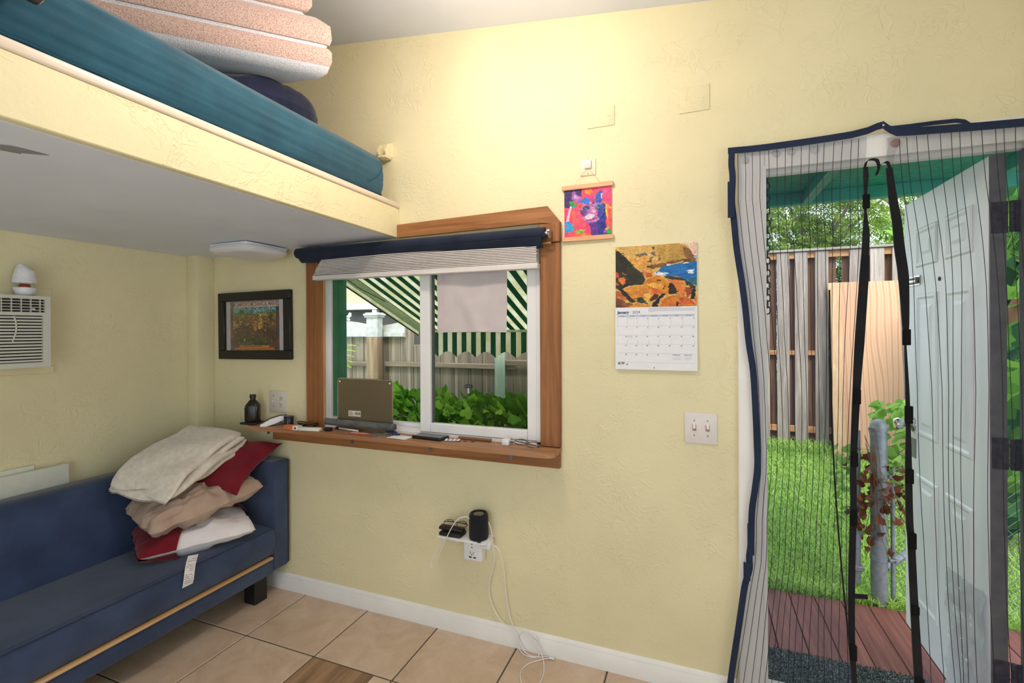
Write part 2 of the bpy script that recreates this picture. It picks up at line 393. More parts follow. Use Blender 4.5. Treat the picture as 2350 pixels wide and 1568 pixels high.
for i in range(11):
    for j in range(9):
        x = TX0 + i * TP; y = TY0 if j == 0 else TY0 - j * TP
        if y < YF: continue
        if (i, j) == (3, 1):
            obj('tile', MB().rbox(x + G, x + .325 - .002, y + G, y + TP - G, -.012, .0, .0025, 1), M_WOODTILE, fl, label='brown wood-look filler tile')
            obj('tile', MB().rbox(x + .325 + .002, x + TP - G, y + G, y + TP - G, -.012, .0, .0025, 1), M_TILE, fl); continue
        inst('tile', edge if j == 0 else full, fl, (x, y, 0))
# baseboards
prof = [(0, 0), (-.015, 0), (-.015, .066), (-.012, .07), (-.012, .074), (-.009, .084), (-.003, .09), (0, .09)]
obj('baseboard_back', MB().prism(prof, 'X', .094, 2.985), M_TRIMW, kind='structure', smooth=True)
obj('baseboard_left', MB().prism([(-p[0], p[1]) for p in prof], 'Y', YF, -.106), M_TRIMW, kind='structure', smooth=True)

# ------------------------------------------------------------------ loft platform over the sofa
lf = thing('loft_platform', 'built-in loft platform with a yellow plaster front above the sofa', 'loft', (0, 0, 1.9))
obj('soffit', MB().prism([(.002, 1.908), (1.4, 1.93), (1.4, 2.05), (.002, 2.05)], 'Y', YF + .002, -.002), M_SOFFIT, lf, label='flat white underside')
obj('fascia', MB().rbox(1.40, 1.43, YF + .002, -.001, 1.931, 2.081, .003, 1), M_WALL_R, lf, label='yellow plastered front board')
M_LEDGE = wood('pale_ledge_wood', (214, 196, 176), (240, 228, 214), 'Y', 0.2, 1.0, knots=False, bump=0.05)
obj('ledge_board', MB().rbox(1.30, 1.436, YF + .002, -.001, 2.081, 2.108, .006, 3), M_LEDGE, lf, True, label='pale wooden ledge strip')
obj('deck_panel', MB().box(.002, 1.30, YF + .002, -.002, 2.0505, 2.107), M_LEDGE, lf)
M_SCR = plain('grey_scuff', (140, 140, 142), 0.8)
obj('scuff', MB().prism([(1.229, -1.414), (1.244, -1.396), (1.25, -1.327), (1.205, -1.365), (1.196, -1.36), (1.183, -1.395)], 'Z', 1.9252, 1.9262), M_SCR, lf, label='grey scuff in the white paint')

# ------------------------------------------------------------------ doorway: frame, casing and the open door
M_JAMBD = plain('weathered_jamb', (96, 92, 90), 0.7, var=0.15, scale=12)
d = obj('door_1', MB().box(3.07, 3.088, 0, .12, 0, 2.09).box(3.088, 3.90, 0, .12, 2.075, 2.09).box(3.088, 3.10, .055, .12, 0, 2.06).box(3.088, 3.852, .02, .05, 2.055, 2.075), M_TRIMW, kind='structure')
obj('threshold', MB().rbox(3.088, 3.852, -.02, .16, -.004, .018, .006, 1), plain('metal_threshold', (150, 146, 140), .4, .6), d)
obj('side_jamb', MB().box(3.852, 3.90, 0, .048, 0, 2.075), M_JAMBD, d, label='dark weathered hinge jamb')
tr = obj('trim_1', MB().rbox(2.992, 3.086, -.018, 0, 0, 2.15, .003, 1).box(3.078, 3.0900, -.022, -.0175, 0, 2.08), M_TRIMW, kind='structure')
obj('head_casing', MB().rbox(3.0865, 3.96, -.018, 0, 2.068, 2.15, .003, 1).box(3.0905, 3.96, -.022, -.017, 2.068, 2.08), M_TRIMW, tr)
obj('side_casing', MB().rbox(3.855, 3.96, -.018, 0, 0, 2.0675, .003, 1), M_TRIMW, tr)

M_DOOR = plain('white_steel_door', (242, 245, 250), 0.38, var=0.02, scale=4)
dl = thing('door_leaf', 'white six-panel steel door standing open outward beside the porch', 'door', (3.80, .05, .045))
FX, BX, Y0, Y1, Z0, Z1 = 3.775, 3.82, .05, .765, .045, 2.05
obj('slab', MB().rbox(FX, BX, Y0 + .002, Y1, Z0, Z1, .003, 1), M_DOOR, dl)
def panel(y0, y1, z0, z1):
    m = MB(); rings = []
    for ins, dx in ((0, 0), (.006, -.006), (.016, -.0065), (.026, -.001), (.05, -.001), (.064, -.0065)):
        if ins * 2 > min(y1 - y0, z1 - z0) - .01: break
        o = len(m.v); m.v += [Vector((FX + dx - .0006, y, z)) for y, z in ((y0 + ins, z0 + ins), (y1 - ins, z0 + ins), (y1 - ins, z1 - ins), (y0 + ins, z1 - ins))]; rings.append(o)
    for a, b in zip(rings, rings[1:]):
        for k in range(4): m.f.append((a + k, a + (k + 1) % 4, b + (k + 1) % 4, b + k))
    e = rings[-1]; m.f.append((e, e + 1, e + 2, e + 3)); return m
for y0, y1 in ((.425, .628), (.152, .356)):
    for z0, z1 in ((1.735, 1.908), (.98, 1.615), (.22, .802)): obj('raised_panel', panel(y0, y1, z0, z1), M_DOOR, dl)
M_DEDGE = plain('dark_door_edge', (104, 102, 101), .6, var=.12, scale=18)
obj('hinge_edge', MB().box(FX + .001, BX - .001, Y0 - .004, Y0 + .002, Z0, Z1), M_DEDGE, dl, label='dark grey hinge edge of the door')
M_HINGE = plain('dark_old_hinge', (66, 60, 56), .55, .5, var=.25, scale=60)
for zc in (1.835, 1.035, .28):
    h = obj('hinge', MB().box(FX + .004, BX + .002, Y0 - .007, Y0 - .004, zc - .053, zc + .053), M_HINGE, dl, label='dark worn butt hinge')
    for k in range(5):
        z = zc - .053 + k * .0212; obj('knuckle', MB().cyl((BX + .011, Y0 - .01, z + .0008), (BX + .011, Y0 - .01, z + .0204), .0075, n=10), M_HINGE, h, True)
    obj('leaf_plate', MB().box(BX + .018, BX + .034, Y0 - .013, Y0 - .009, zc - .053, zc + .053), M_HINGE, h)
M_CHROME = plain('satin_chrome', (200, 200, 205), .22, 1.0, var=.03)
k = obj('knob', MB().lathe((FX, .668, 1.017), [(.033, 0), (.033, .004), (.028, .01), (.013, .014), (.013, .034), (.02, .04), (.027, .05), (.028, .062), (.022, .072), (.008, .075)], 24, (-1, 0, 0)), M_CHROME, dl, True, label='chrome door knob')
obj('rose_ring', MB().lathe((FX, .668, 1.017), [(.037, 0), (.037, .003), (.033, .0035)], 24, (-1, 0, 0)), M_CHROME, k, True)
gp = obj('guard_latch', MB().rbox(FX - .004, FX, .585, .72, 1.655, 1.70, .002, 1), M_CHROME, dl, label='metal flip guard latch')
obj('latch_bar', MB().rbox(FX - .016, FX - .004, .60, .70, 1.664, 1.672, .002, 1).rbox(FX - .016, FX - .004, .60, .70, 1.684, 1.692, .002, 1).rbox(FX - .016, FX - .004, .594, .604, 1.664, 1.692, .002, 1), plain('dull_brass', (120, 110, 88), .4, .8), gp)
obj('peephole', MB().lathe((FX, .405, 1.664), [(.009, 0), (.009, .003), (.006, .0035), (.005, .001)], 16, (-1, 0, 0)), M_HINGE, dl, True)
obj('strike_guard', MB().rbox(FX - .003, FX, .64, .70, .865, .955, .002, 1), plain('grey_guard_plate', (128, 130, 134), .4, .5), dl, label='grey metal latch guard plate')
# clear plastic film caught on the lower part of the door
def bagf(u, v):
    y = .325 - .262 * u; z = .515 + .03 * u - (.50 + .03 * math.sin(u * 7)) * v
    return (FX - .012 - .012 * noise.noise(Vector((u * 7, v * 9, 1))) - .006 * noise.noise(Vector((u * 21, v * 25, 5))), y + .012 * math.sin(v * 9), z)
tf_ = NT('clear_plastic_film'); tf_.n.remove(tf_.b)
a_ = tf_.add('ShaderNodeBsdfTransparent'); g_ = tf_.add('ShaderNodeBsdfGlossy'); g_.inputs['Roughness'].default_value = .18
x_ = tf_.add('ShaderNodeMixShader'); x_.inputs[0].default_value = .12
tf_.l.new(a_.outputs[0], x_.inputs[1]); tf_.l.new(g_.outputs[0], x_.inputs[2]); d_ = tf_.add('ShaderNodeBsdfDiffuse'); d_.inputs[0].default_value = (.85, .87, .9, 1); y_ = tf_.add('ShaderNodeMixShader'); y_.inputs[0].default_value = .34
tf_.l.new(x_.outputs[0], y_.inputs[1]); tf_.l.new(d_.outputs[0], y_.inputs[2]); tf_.l.new(y_.outputs[0], tf_.out.inputs[0])
obj('plastic_bag', MB().slab(bagf, 26, 40, (.0006, 0, 0)), tf_.m, smooth=True, label='crumpled clear plastic bag stuck to the lower door', cat='plastic bag', loc=(FX, .2, .05))
# ------------------------------------------------------------------ the window with its cedar casing and ledge
M_CEDAR = wood('cedar_board_across', (126, 80, 46), (180, 126, 80), 'X', .5, 1.0)
M_CEDARV = wood('cedar_board_upright', (120, 76, 46), (172, 118, 74), 'Z', .5, 1.0)
M_VINYL = plain('white_vinyl', (236, 236, 238), .32, var=.015, scale=4)
M_VINYLD = plain('grey_gap_shadow', (92, 96, 94), .6)
M_GLASS = glassy('window_glass')
wn = obj('window_1', MB().box(.88, .944, -.004, .055, .94, 1.9).box(2.166, 2.185, -.004, .10, .94, 1.9).box(.88, 2.185, -.004, .075, .925, .952).box(.88, 2.185, -.004, .075, 1.875, 1.9), M_VINYL, kind='structure', label='white sliding window between cedar boards')
obj('track', MB().box(.944, .951, .004, .012, .952, 1.875).box(.944, .949, .022, .03, .952, 1.875).box(.952, 1.548, .0, .03, .952, .966).box(2.152, 2.166, .04, .09, .952, 1.875), M_VINYL, wn)
s = obj('sash', MB().box(.944, .953, .038, .055, .955, 1.875).box(1.545, 1.585, .038, .07, .955, 1.875).box(.953, 1.545, .038, .07, .955, .985).box(.953, 1.545, .038, .07, 1.84, 1.875), M_VINYL, wn)
obj('pane', MB().box(.953, 1.545, .046, .050, .985, 1.84), M_GLASS, s)
s = obj('sash', MB().rbox(1.549, 1.605, .0, .036, .955, 1.875, .003, 1).rbox(2.118, 2.166, .0, .036, .955, 1.875, .003, 1).rbox(1.606, 2.117, .0, .036, .955, 1.0, .003, 1).box(1.606, 2.117, .0, .036, 1.84, 1.875), M_VINYL, wn)
obj('pane', MB().box(1.605, 2.118, .02, .024, 1.0, 1.84), M_GLASS, s)
obj('gap_shadow', MB().box(1.585, 1.592, .037, .075, .96, 1.875).box(1.605, 1.612, .025, .037, 1.0, 1.84), M_VINYLD, s)  # dark strips that paint in the shadow of the gap beside the glass
obj('latch', MB().rbox(1.538, 1.549, .03, .044, 1.63, 1.66, .003, 1).rbox(1.538, 1.549, .03, .044, 1.03, 1.06, .003, 1), plain('black_latch', (35, 32, 30), .5), s)
c2 = obj('trim_2', MB().prism([(.838, .94), (.947, .94), (.947, 1.872), (.838, 1.872)], 'Y', -.022, 0), M_CEDARV, kind='structure')
obj('casing_board', MB().rbox(2.187, 2.281, -.022, 0, .94, 1.848, .003, 1), M_CEDARV, c2, True)
obj('casing_board', MB().prism([(1.433, 1.93), (2.187, 1.94), (2.276, 1.93), (2.283, 1.937), (2.224, 2.012), (1.433, 1.995)], 'Y', -.022, 0), M_CEDAR, c2)
obj('corner_block', MB().rbox(2.184, 2.283, -.03, 0, 1.85, 1.932, .003, 1), wood('cedar_end_block', (124, 78, 46), (176, 120, 76), 'Z', .55, 1.3), c2, True, label='short cedar block at the casing corner')
obj('casing_board', MB().rbox(.82, 1.43, -.024, 0, 1.874, 1.912, .003, 1), M_CEDAR, c2, True)
obj('side_batten', MB().box(.947, .956, -.012, -.004, .95, 1.87), wood('pale_batten', (170, 130, 92), (205, 170, 130), 'Z', .6, 1, knots=False), c2)

sh = thing('window_shelf', 'long narrow cedar shelf under the window on a cedar rail', 'shelf', (1.4, -.06, .85))
M_SHELF = wood('shelf_cedar', (140, 94, 62), (192, 148, 110), 'X', .45, .9)
sl = lambda x: .0
obj('shelf_board', MB().prism([(.49, .0), (.50, -.1), (.53, -.137), (2.25, -.137), (2.28, -.115), (2.28, .0)], 'Z', .918, .938), M_SHELF, sh)
obj('rail_board', MB().rbox(.588, 2.278, -.022, 0, .846, .9175, .003, 1), M_CEDAR, sh, True)
M_STEEL = plain('grey_steel', (120, 124, 128), .45, .7, var=.08)
for x in (.535, 1.149, 1.623, 2.048):
    y = -.0245 if x > .58 else -.002
    obj('bracket', MB().box(x - .009, x + .009, y - .002, y, .868, .9165).box(x - .009, x + .009, -.11, y, .9155, .9178).cyl((x, y - .0035, .885), (x, y - .002, .885), .004, n=8), M_STEEL, sh)

# roller shade on top, raised white blind behind it
rs_ = thing('roller_shade', 'rolled-up navy blackout shade above the window', 'roller shade', (1.5, -.06, 1.88))
M_NAVY = fabric('navy_shade_cloth', (26, 34, 52), (34, 44, 66), 500, .1, .7)
obj('roll', MB().cyl((.822, -.064, 1.881), (2.226, -.064, 1.883), .027, n=24), M_NAVY, rs_, True)
obj('loose_end', MB().slab(lambda u, v: (.84 + 1.375 * u, -.085 + .035 * v + .004 * math.sin(u * 5), 1.862 - .032 * math.sin(v * PI / 2) - .004 * math.sin(u * 9) * v - (.008 if u > .93 else 0) * v), 40, 5, (0, .002, .002)), M_NAVY, rs_, True, label='loose lower edge of the shade')
obj('slat_rod', MB().cyl((.85, -.052, 1.836), (2.25, -.052, 1.842), .005, n=8), wood('thin_slat', (150, 100, 60), (190, 140, 96), 'X', .6, 1, knots=False), rs_, True)
obj('bracket', MB().cyl((2.226, -.064, 1.883), (2.245, -.064, 1.883), .009, n=12).rbox(2.243, 2.249, -.078, -.03, 1.862, 1.9, .002, 1).cyl((2.238, -.078, 1.89), (2.252, -.078, 1.89), .005, n=8), M_CHROME, rs_, True)
obj('bracket', MB().rbox(.814, .822, -.075, -.0245, 1.866, 1.9, .002, 1), M_STEEL, rs_)
bl = thing('slatted_blind', 'white faux-wood blind pulled up into a stack across the window top', 'blind', (1.55, -.05, 1.74))
M_SLAT = wood('white_blind_slat', (205, 200, 198), (232, 226, 224), 'X', .4, .8, knots=False, bump=.08)
obj('bottom_rail', MB().rbox(.925, 2.192, -.068, -.026, 1.731, 1.757, .003, 1), M_SLAT, bl, True)
for k in range(11):
    z = 1.7595 + k * .0072; x0 = .935 + .0045 * k + rnd.uniform(-.003, .003); x1 = 2.188 - rnd.uniform(0, .004)
    bow = .0022 * k
    obj('slat', MB().slab(lambda u, v: (x0 + (x1 - x0) * u, -.066 + .04 * v, z + bow * math.sin(PI * u) * .35), 16, 1, (0, 0, .0045)), M_SLAT, bl)
obj('head_rail', MB().box(.96, 2.18, -.045, -.0245, 1.842, 1.87), M_SLAT, bl)

# things standing or hanging at the window
M_TRAY = plain('bronze_metal_sheet', (132, 120, 98), .42, .75, var=.03, scale=3)
tp = thing('metal_panel', 'bronze-grey metal panel with a barcode sticker leaning in the window', 'panel', (1.236, -.03, .94))
m = MB(); pts = []
for cx, cz, a0 in ((1.393, 1.194, 0), (1.079, 1.194, 90), (1.079, .955, 180), (1.393, .955, 270)):
    for a in range(0, 91, 18): t = math.radians(a0 + a); pts.append((cx + .015 * math.cos(t), cz + .015 * math.sin(t)))
m.prism(pts, 'Y', -.034, -.030); obj('sheet', m, M_TRAY, tp)
m = MB(); m.tube([(p[0], -.032, p[1]) for p in pts] + [(pts[0][0], -.032, pts[0][1])], .0032, 6); obj('rolled_rim', m, plain('bright_rim', (190, 186, 176), .25, .9), tp, True)
for x in (1.078, 1.394): obj('rivet_hole', MB().cyl((x, -.0355, 1.193), (x, -.034, 1.193), .0045, n=10), plain('white_dot', (240, 240, 238), .5), tp)
st = obj('sticker', MB().box(1.135, 1.212, -.0352, -.034, 1.013, 1.042), plain('white_sticker', (222, 216, 206), .6), tp, label='white barcode sticker')
m = MB()
for k in range(26):
    x = 1.172 + k * .00145
    if rnd.random() < .66: m.box(x, x + rnd.uniform(.0005, .0012), -.0354, -.0352, 1.02, 1.036)
M_INK = plain('dark_ink', (40, 38, 40), .7, var=.0)
obj('barcode', m, M_INK, st)
m = MB()
for k in range(14): m.box(1.139 + (k % 5) * .0058, 1.1425 + (k % 5) * .0058 + rnd.uniform(0, .0015), -.0354, -.0352, 1.018 + (k // 5) * .008, 1.0215 + (k // 5) * .008)
obj('sticker_marks', m, M_INK, st, kind='stuff')
obj('foam_tube', MB().tube([(1.0 + .0433 * k, -.05 - .002 * math.sin(k), .9795 - .0003 * k) for k in range(11)], .0175, 14), fabric('grey_foam', (82, 84, 84), (112, 114, 112), 300, 0, .95, 30, .5), smooth=True,
    label='dark grey foam pipe tube lying along the window sill', cat='foam tube', loc=(1.22, -.05, .962))
def clothf(u, v):
    w_ = noise.noise(Vector((u * 2.2, v * 2.0, 3.1))) * .014 + .012 * math.exp(-((u - .25 - .35 * v) ** 2) / .01) * v
    return (1.66 + .365 * u + .002 * math.sin(v * 6), -.012 - w_, 1.732 - .283 * v + .004 * math.sin(u * 3))
hc = thing('hanging_cloth', 'plain grey-lilac cloth square hung over the window pane', 'cloth', (1.84, -.01, 1.45))
M_GCLOTH = fabric('grey_lilac_cotton', (196, 186, 188), (206, 198, 202), 700, .1, .9)
obj('cloth', MB().slab(clothf, 28, 24, (0, .0012, 0)), M_GCLOTH, hc, True)
obj('hem', MB().slab(lambda u, v: (1.6595 + .034 * u, clothf(u * .09, v)[1] - .0012, 1.731 - .283 * v), 3, 24, (0, .001, 0)), M_GCLOTH, hc, True)
# ------------------------------------------------------------------ outside the window: awning, fence, hedge, neighbour
M_TEAL = plain('teal_paint', (36, 128, 106), .5, var=.08, scale=10)
M_TEALD = plain('teal_paint_rough', (30, 122, 100), .6, var=.16, scale=30, bump=.1)
obj('porch_post', MB().rbox(.822, .912, .19, .22, -.2, 2.35, .004, 1), M_TEAL, label='flat teal post just outside the window', cat='post', loc=(.87, .205, -.2))
def awn(name, rgb, rgb2):
    t = NT(name); v = t.coords((3, 3, 3)); c = t.ramp(t.noise(v, 3, 6, .7), [(.35, lin(rgb)), (.72, lin(rgb2))]); t.set(c, .8, 0, .2)
    tl = t.add('ShaderNodeBsdfTranslucent'); t.l.new(c, tl.inputs[0]); mx = t.add('ShaderNodeMixShader'); mx.inputs[0].default_value = .6
    t.l.new(t.b.outputs[0], mx.inputs[1]); t.l.new(tl.outputs[0], mx.inputs[2]); t.l.new(mx.outputs[0], t.out.inputs[0]); return t.m
M_AG = awn('awning_green_cloth', (26, 96, 70), (48, 122, 90)); M_AC = awn('awning_cream_cloth', (250, 249, 238), (226, 220, 176))
aw = thing('awning', 'green and cream striped cloth awning with a wavy valance', 'awning', (1.5, .14, 1.96))
P = .0435; AX0 = .644; NS = 44
az = lambda y: 1.46 + .379 * (1.45 - y)
for k in range(NS):
    x0 = AX0 + k * P; mt = M_AG if k % 2 else M_AC
    obj('stripe', MB().add([(x0, .14, az(.14)), (x0 + P, .14, az(.14)), (x0 + P, 1.45, az(1.45)), (x0, 1.45, az(1.45)), (x0, .14, az(.14) + .004), (x0 + P, .14, az(.14) + .004), (x0 + P, 1.45, az(1.45) + .004), (x0, 1.45, az(1.45) + .004)],
        [(0, 1, 2, 3), (7, 6, 5, 4), (0, 4, 5, 1), (2, 6, 7, 3), (1, 5, 6, 2), (3, 7, 4, 0)]), mt, aw)
    vz = lambda x: 1.238 + .05 * abs(math.sin((x - AX0) * PI / (4 * P)))
    n = 4; xs = [x0 + P * i / n for i in range(n + 1)]
    obj('valance_stripe', MB().prism([(xs[-1], 1.475)] + [(xs[0], 1.475)] + [(x, vz(x)) for x in xs], 'Y', 1.452, 1.455), mt, aw)
M_ABAR = plain('pale_green_awning_frame', (178, 192, 158), .5, var=.1)
obj('front_bar', MB().rbox(AX0, AX0 + NS * P, 1.435, 1.45, 1.445, 1.475, .004, 1), M_ABAR, aw)
sd = lambda y: (AX0 - .004, y, az(y) + .01)
obj('side_bar', MB().add([(AX0 - .012, .16, az(.16) - .002), (AX0 + .085, .16, az(.16) - .004), (AX0 + .085, 1.44, az(1.44) - .004), (AX0 - .012, 1.44, az(1.44) - .002), (AX0 - .012, .16, az(.16) - .012), (AX0 + .085, .16, az(.16) - .012), (AX0 + .085, 1.44, az(1.44) - .012), (AX0 - .012, 1.44, az(1.44) - .012)],
    [(0, 1, 2, 3), (7, 6, 5, 4), (0, 4, 5, 1), (2, 6, 7, 3), (1, 5, 6, 2), (3, 7, 4, 0)]), M_ABAR, aw)
obj('side_valance', MB().slab(lambda u, v: (AX0 - .014, .16 + 1.28 * u, az(.16 + 1.28 * u) + .01 - .05 * v), 10, 1, (.003, 0, 0)), M_AC, aw)
obj('edge_cord', MB().tube([(AX0 - .016, y, az(y) - .042) for y in (.16, .6, 1.0, 1.44)], .006, 6), plain('dark_cord', (46, 60, 46), .7), aw)
obj('hem_cord', MB().tube([(AX0 + .03, .2, az(.2) - .015), (AX0 + .05, .6, az(.6) - .03), (AX0 + .08, .85, az(.85) - .015)], .003, 5), plain('dark_cord', (46, 60, 46), .7), aw)

M_FGREY = wood('weathered_fence_board', (84, 74, 62), (172, 160, 142), 'Z', .85, .8, rand=.3, bump=.5)
M_FBROWN = wood('brown_fence_rail', (96, 82, 66), (158, 144, 124), 'X', .85, .8)
M_FWHITE = plain('peeling_white_paint', (186, 188, 184), .7, var=.1, scale=20)
fy = 1.75
fn = thing('board_fence', 'weathered grey board fence with a white-painted top behind the awning', 'fence', (.6, fy, -.25))
brd = mesh_of(MB().rbox(0, .137, 0, .018, 0, 1.0, .003, 1), M_FGREY, name='fence_board')
x = -1.6; k = 0
while x < 2.9:
    topz = 1.33 if x > .30 else 1.49
    inst('fence_board', brd, fn, (x, fy + rnd.uniform(0, .004), -.22), scl=(1, 1, topz + .22)); x += .1415; k += 1
obj('rail', MB().rbox(-1.6, -.06, fy - .04, fy - .002, 1.12, 1.165, .004, 1), M_FBROWN, fn)
obj('rail', MB().rbox(.082, 1.40, fy - .04, fy - .002, 1.125, 1.17, .004, 1), M_FBROWN, fn)
obj('rail', MB().rbox(1.30, 2.9, fy - .06, fy - .041, 1.16, 1.21, .004, 1), M_FBROWN, fn)
# white painted cap boards with a wavy top
pts = [(-1.6, 1.40)] + [(.30, 1.40)] + [(.30 - 1.9 * i / 24, 1.535 + .022 * math.cos(i * .62 + .9)) for i in range(25)]
obj('top_board', MB().prism(pts, 'Y', fy - .022, fy - .004), M_FWHITE, fn, label='wavy white-painted top board')
obj('top_rail', MB().rbox(-1.6, -.055, fy - .05, fy - .0225, 1.405, 1.445, .003, 1).rbox(.08, .30, fy - .05, fy - .0225, 1.405, 1.445, .003, 1), M_FWHITE, fn)
po = thing('fence_post', 'square fence post with a white-painted top and cap', 'post', (.01, fy - .08, -.25))
obj('shaft', MB().rbox(-.052, .075, fy - .13, fy - .052, -.25, 1.40, .004, 1), wood('post_timber', (112, 90, 66), (176, 152, 122), 'Z', .8, .7), po)
obj('painted_top', MB().rbox(-.053, .076, fy - .131, fy - .051, 1.4005, 1.605, .004, 1), M_FWHITE, po, label='white-painted upper end')
obj('cap', MB().rbox(-.066, .089, fy - .144, fy - .038, 1.585, 1.60, .003, 1).rbox(-.075, .098, fy - .153, fy - .029, 1.60, 1.622, .006, 1).rbox(-.06, .083, fy - .138, fy - .044, 1.622, 1.632, .003, 1), M_FWHITE, po)
pk = MB().prism([(1.238, -.2), (1.326, -.2), (1.326, 1.285), (1.30, 1.318), (1.268, 1.325), (1.238, 1.285)], 'Y', fy - .085, fy - .065)
obj('loose_picket', pk, wood('teal_stained_picket', (132, 160, 148), (188, 200, 176), 'Z', .8, .8, knots=True), label='pale teal picket leaning against the grey fence', cat='picket', loc=(1.28, fy - .07, -.2))
hk = thing('fence_latch', 'small dark metal latch on the fence above the hedge', 'latch', (.95, fy - .01, .95))
obj('plate', MB().rbox(.915, .985, fy - .008, fy - .001, .952, .982, .002, 1), M_HINGE, hk)
for x in (.93, .95, .97): obj('bolt', MB().cyl((x, fy - .012, .967), (x, fy - .008, .967), .005, n=8), plain('pale_bolt', (170, 176, 190), .4, .6), hk)
obj('tab', MB().rbox(.94, .96, fy - .006, fy - .001, .90, .951, .002, 1), plain('pale_tab', (196, 200, 176), .7), hk)
bf = MB()
for sx in (-1, 1):
    bf.prism([(-.375 + sx * .004, 1.60), (-.375 + sx * .035, 1.645), (-.375 + sx * .06, 1.632), (-.375 + sx * .055, 1.602), (-.375 + sx * .03, 1.588)], 'Y', fy - .02, fy - .015)
    bf.prism([(-.375 + sx * .004, 1.588), (-.375 + sx * .03, 1.586), (-.375 + sx * .045, 1.57), (-.375 + sx * .025, 1.555), (-.375 + sx * .006, 1.572)], 'Y', fy - .02, fy - .015)
bf.rbox(-.38, -.37, fy - .022, fy - .013, 1.55, 1.615, .003, 1)
obj('butterfly_cutout', bf, M_FWHITE, label='white wooden butterfly on the white fence top', cat='ornament', loc=(-.375, fy - .02, 1.55))
# neighbour's screened porch
hs = thing('neighbour_house', 'cream neighbouring house with a dark screened porch and white column', 'house', (-2, 4, -.3))
M_CREAM = plain('cream_stucco', (206, 186, 142), .8, var=.02, scale=3)
obj('upper_wall', MB().box(-6, 2.2, 4.0, 4.1, 1.895, 3.6), M_CREAM, hs)
obj('beam', MB().rbox(-6, 2.2, 3.95, 4.1, 1.79, 1.893, .006, 1), M_FWHITE, hs)
obj('screen', MB().box(-6, 2.2, 4.05, 4.06, .5, 1.789), plain('dark_porch_screen', (58, 58, 56), .8, var=.1, scale=8), hs, label='dark porch screen')
for x in (-1.79, .4, -4.2): obj('column', MB().rbox(x, x + .085, 3.96, 4.045, -.3, 1.789, .006, 1), M_FWHITE, hs)
obj('lower_wall', MB().box(-6, 2.2, 4.0, 4.1, -.3, .5), M_CREAM, hs)
obj('roof', MB().prism([(3.3, 3.55), (7.5, 4.6), (7.5, 4.7), (3.3, 3.63)], 'X', -6.3, 2.5), plain('grey_shingle', (120, 116, 112), .9), hs)

# climbing hedge under the window
def leaf_mat(name, a, b):
    t = NT(name); c = t.ramp(t.objrand(), [(0, lin(a)), (1, lin(b))]); n = t.noise(t.coords(), 40, 3)
    c = t.mix(.35, c, t.ramp(n, [(.3, lin(a)), (.7, lin(b))])); t.set(c, .45, 0, .4)
    tl = t.add('ShaderNodeBsdfTranslucent'); t.l.new(c, tl.inputs[0]); mx = t.add('ShaderNodeMixShader'); mx.inputs[0].default_value = .3
    t.l.new(t.b.outputs[0], mx.inputs[1]); t.l.new(tl.outputs[0], mx.inputs[2]); t.l.new(mx.outputs[0], t.out.inputs[0]); return t.m
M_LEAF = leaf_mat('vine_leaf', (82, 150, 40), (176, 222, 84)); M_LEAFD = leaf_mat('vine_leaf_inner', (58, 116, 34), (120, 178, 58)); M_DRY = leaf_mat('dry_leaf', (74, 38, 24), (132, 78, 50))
def leaf_mesh(mat, lobes=1, fold=.18):
    """lobed vine leaf, about 1 long, lying in xy with the midrib raised"""
    out = [(0, 0), (.18, -.10), (.42, -.04), (.50, .16), (.40, .30), (.47, .50), (.26, .62), (.12, .86), (0, 1.0)]
    m = MB(); L = [(x, y) for x, y in out]; R = [(-x, y) for x, y in out[1:-1]]
    rib = [(0, 0, 0), (0, .33, .02), (0, .66, .01), (0, 1.0, -.1)]
    z = lambda x, y: -fold * abs(x) * 1.2 - .1 * y * y
    vs = [(0, 0, 0), (0, .35, .0), (0, .7, -.04)] + [(x, y, z(x, y)) for x, y in L[1:]] + [(x, y, z(x, y)) for x, y in R]
    fs = [(0, 3, 4, 1), (1, 4, 5, 6), (1, 6, 7, 2), (2, 7, 8, 9), (2, 9, 10), (0, 1, 12, 11), (1, 14, 13, 12), (1, 2, 15, 14), (2, 17, 16, 15), (2, 10, 17)]
    m.add(vs, fs); return mesh_of(m, mat, True, 'leaf')
LEAF = leaf_mesh(M_LEAF); LEAFDRY = leaf_mesh(M_DRY, fold=.6)
def leaf_cloud(spots, size):
    """many leaves in one mesh"""
    base = [v.co.copy() for v in LEAF.vertices]; F = [tuple(p.vertices) for p in LEAF.polygons]; m = MB()
    for p, e, s in spots:
        q = e.to_matrix(); m.add([Vector(p) + q @ (b * s * size) for b in base], F)
    return m
def leaf_rot(r): return Euler((r.uniform(.5, 1.4), r.uniform(-.5, .5), r.uniform(2.2, 4.0)))
hd = thing('vine_hedge', 'low hedge of broad green vine leaves below the grey fence', 'hedge', (1.3, .95, -.2))
r2 = random.Random(3)
htop = lambda x: 1.045 - .085 * (x - .7) / 1.1 + .03 * noise.noise(Vector((x * 5, 0, 0)))
for k in range(290):
    x = r2.uniform(.45, 2.25); y = r2.uniform(.55, 1.0); z = htop(x) - r2.random() ** 1.5 * .42 - (0.02 if y < .7 else 0)
    inst('leaf', LEAF, hd, (x, y, z), leaf_rot(r2), (r2.uniform(.045, .085),) * 3)
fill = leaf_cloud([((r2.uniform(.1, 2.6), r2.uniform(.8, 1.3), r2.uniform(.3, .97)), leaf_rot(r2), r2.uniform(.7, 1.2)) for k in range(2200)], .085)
obj('inner_leaves', fill, M_LEAFD, hd, kind='stuff')
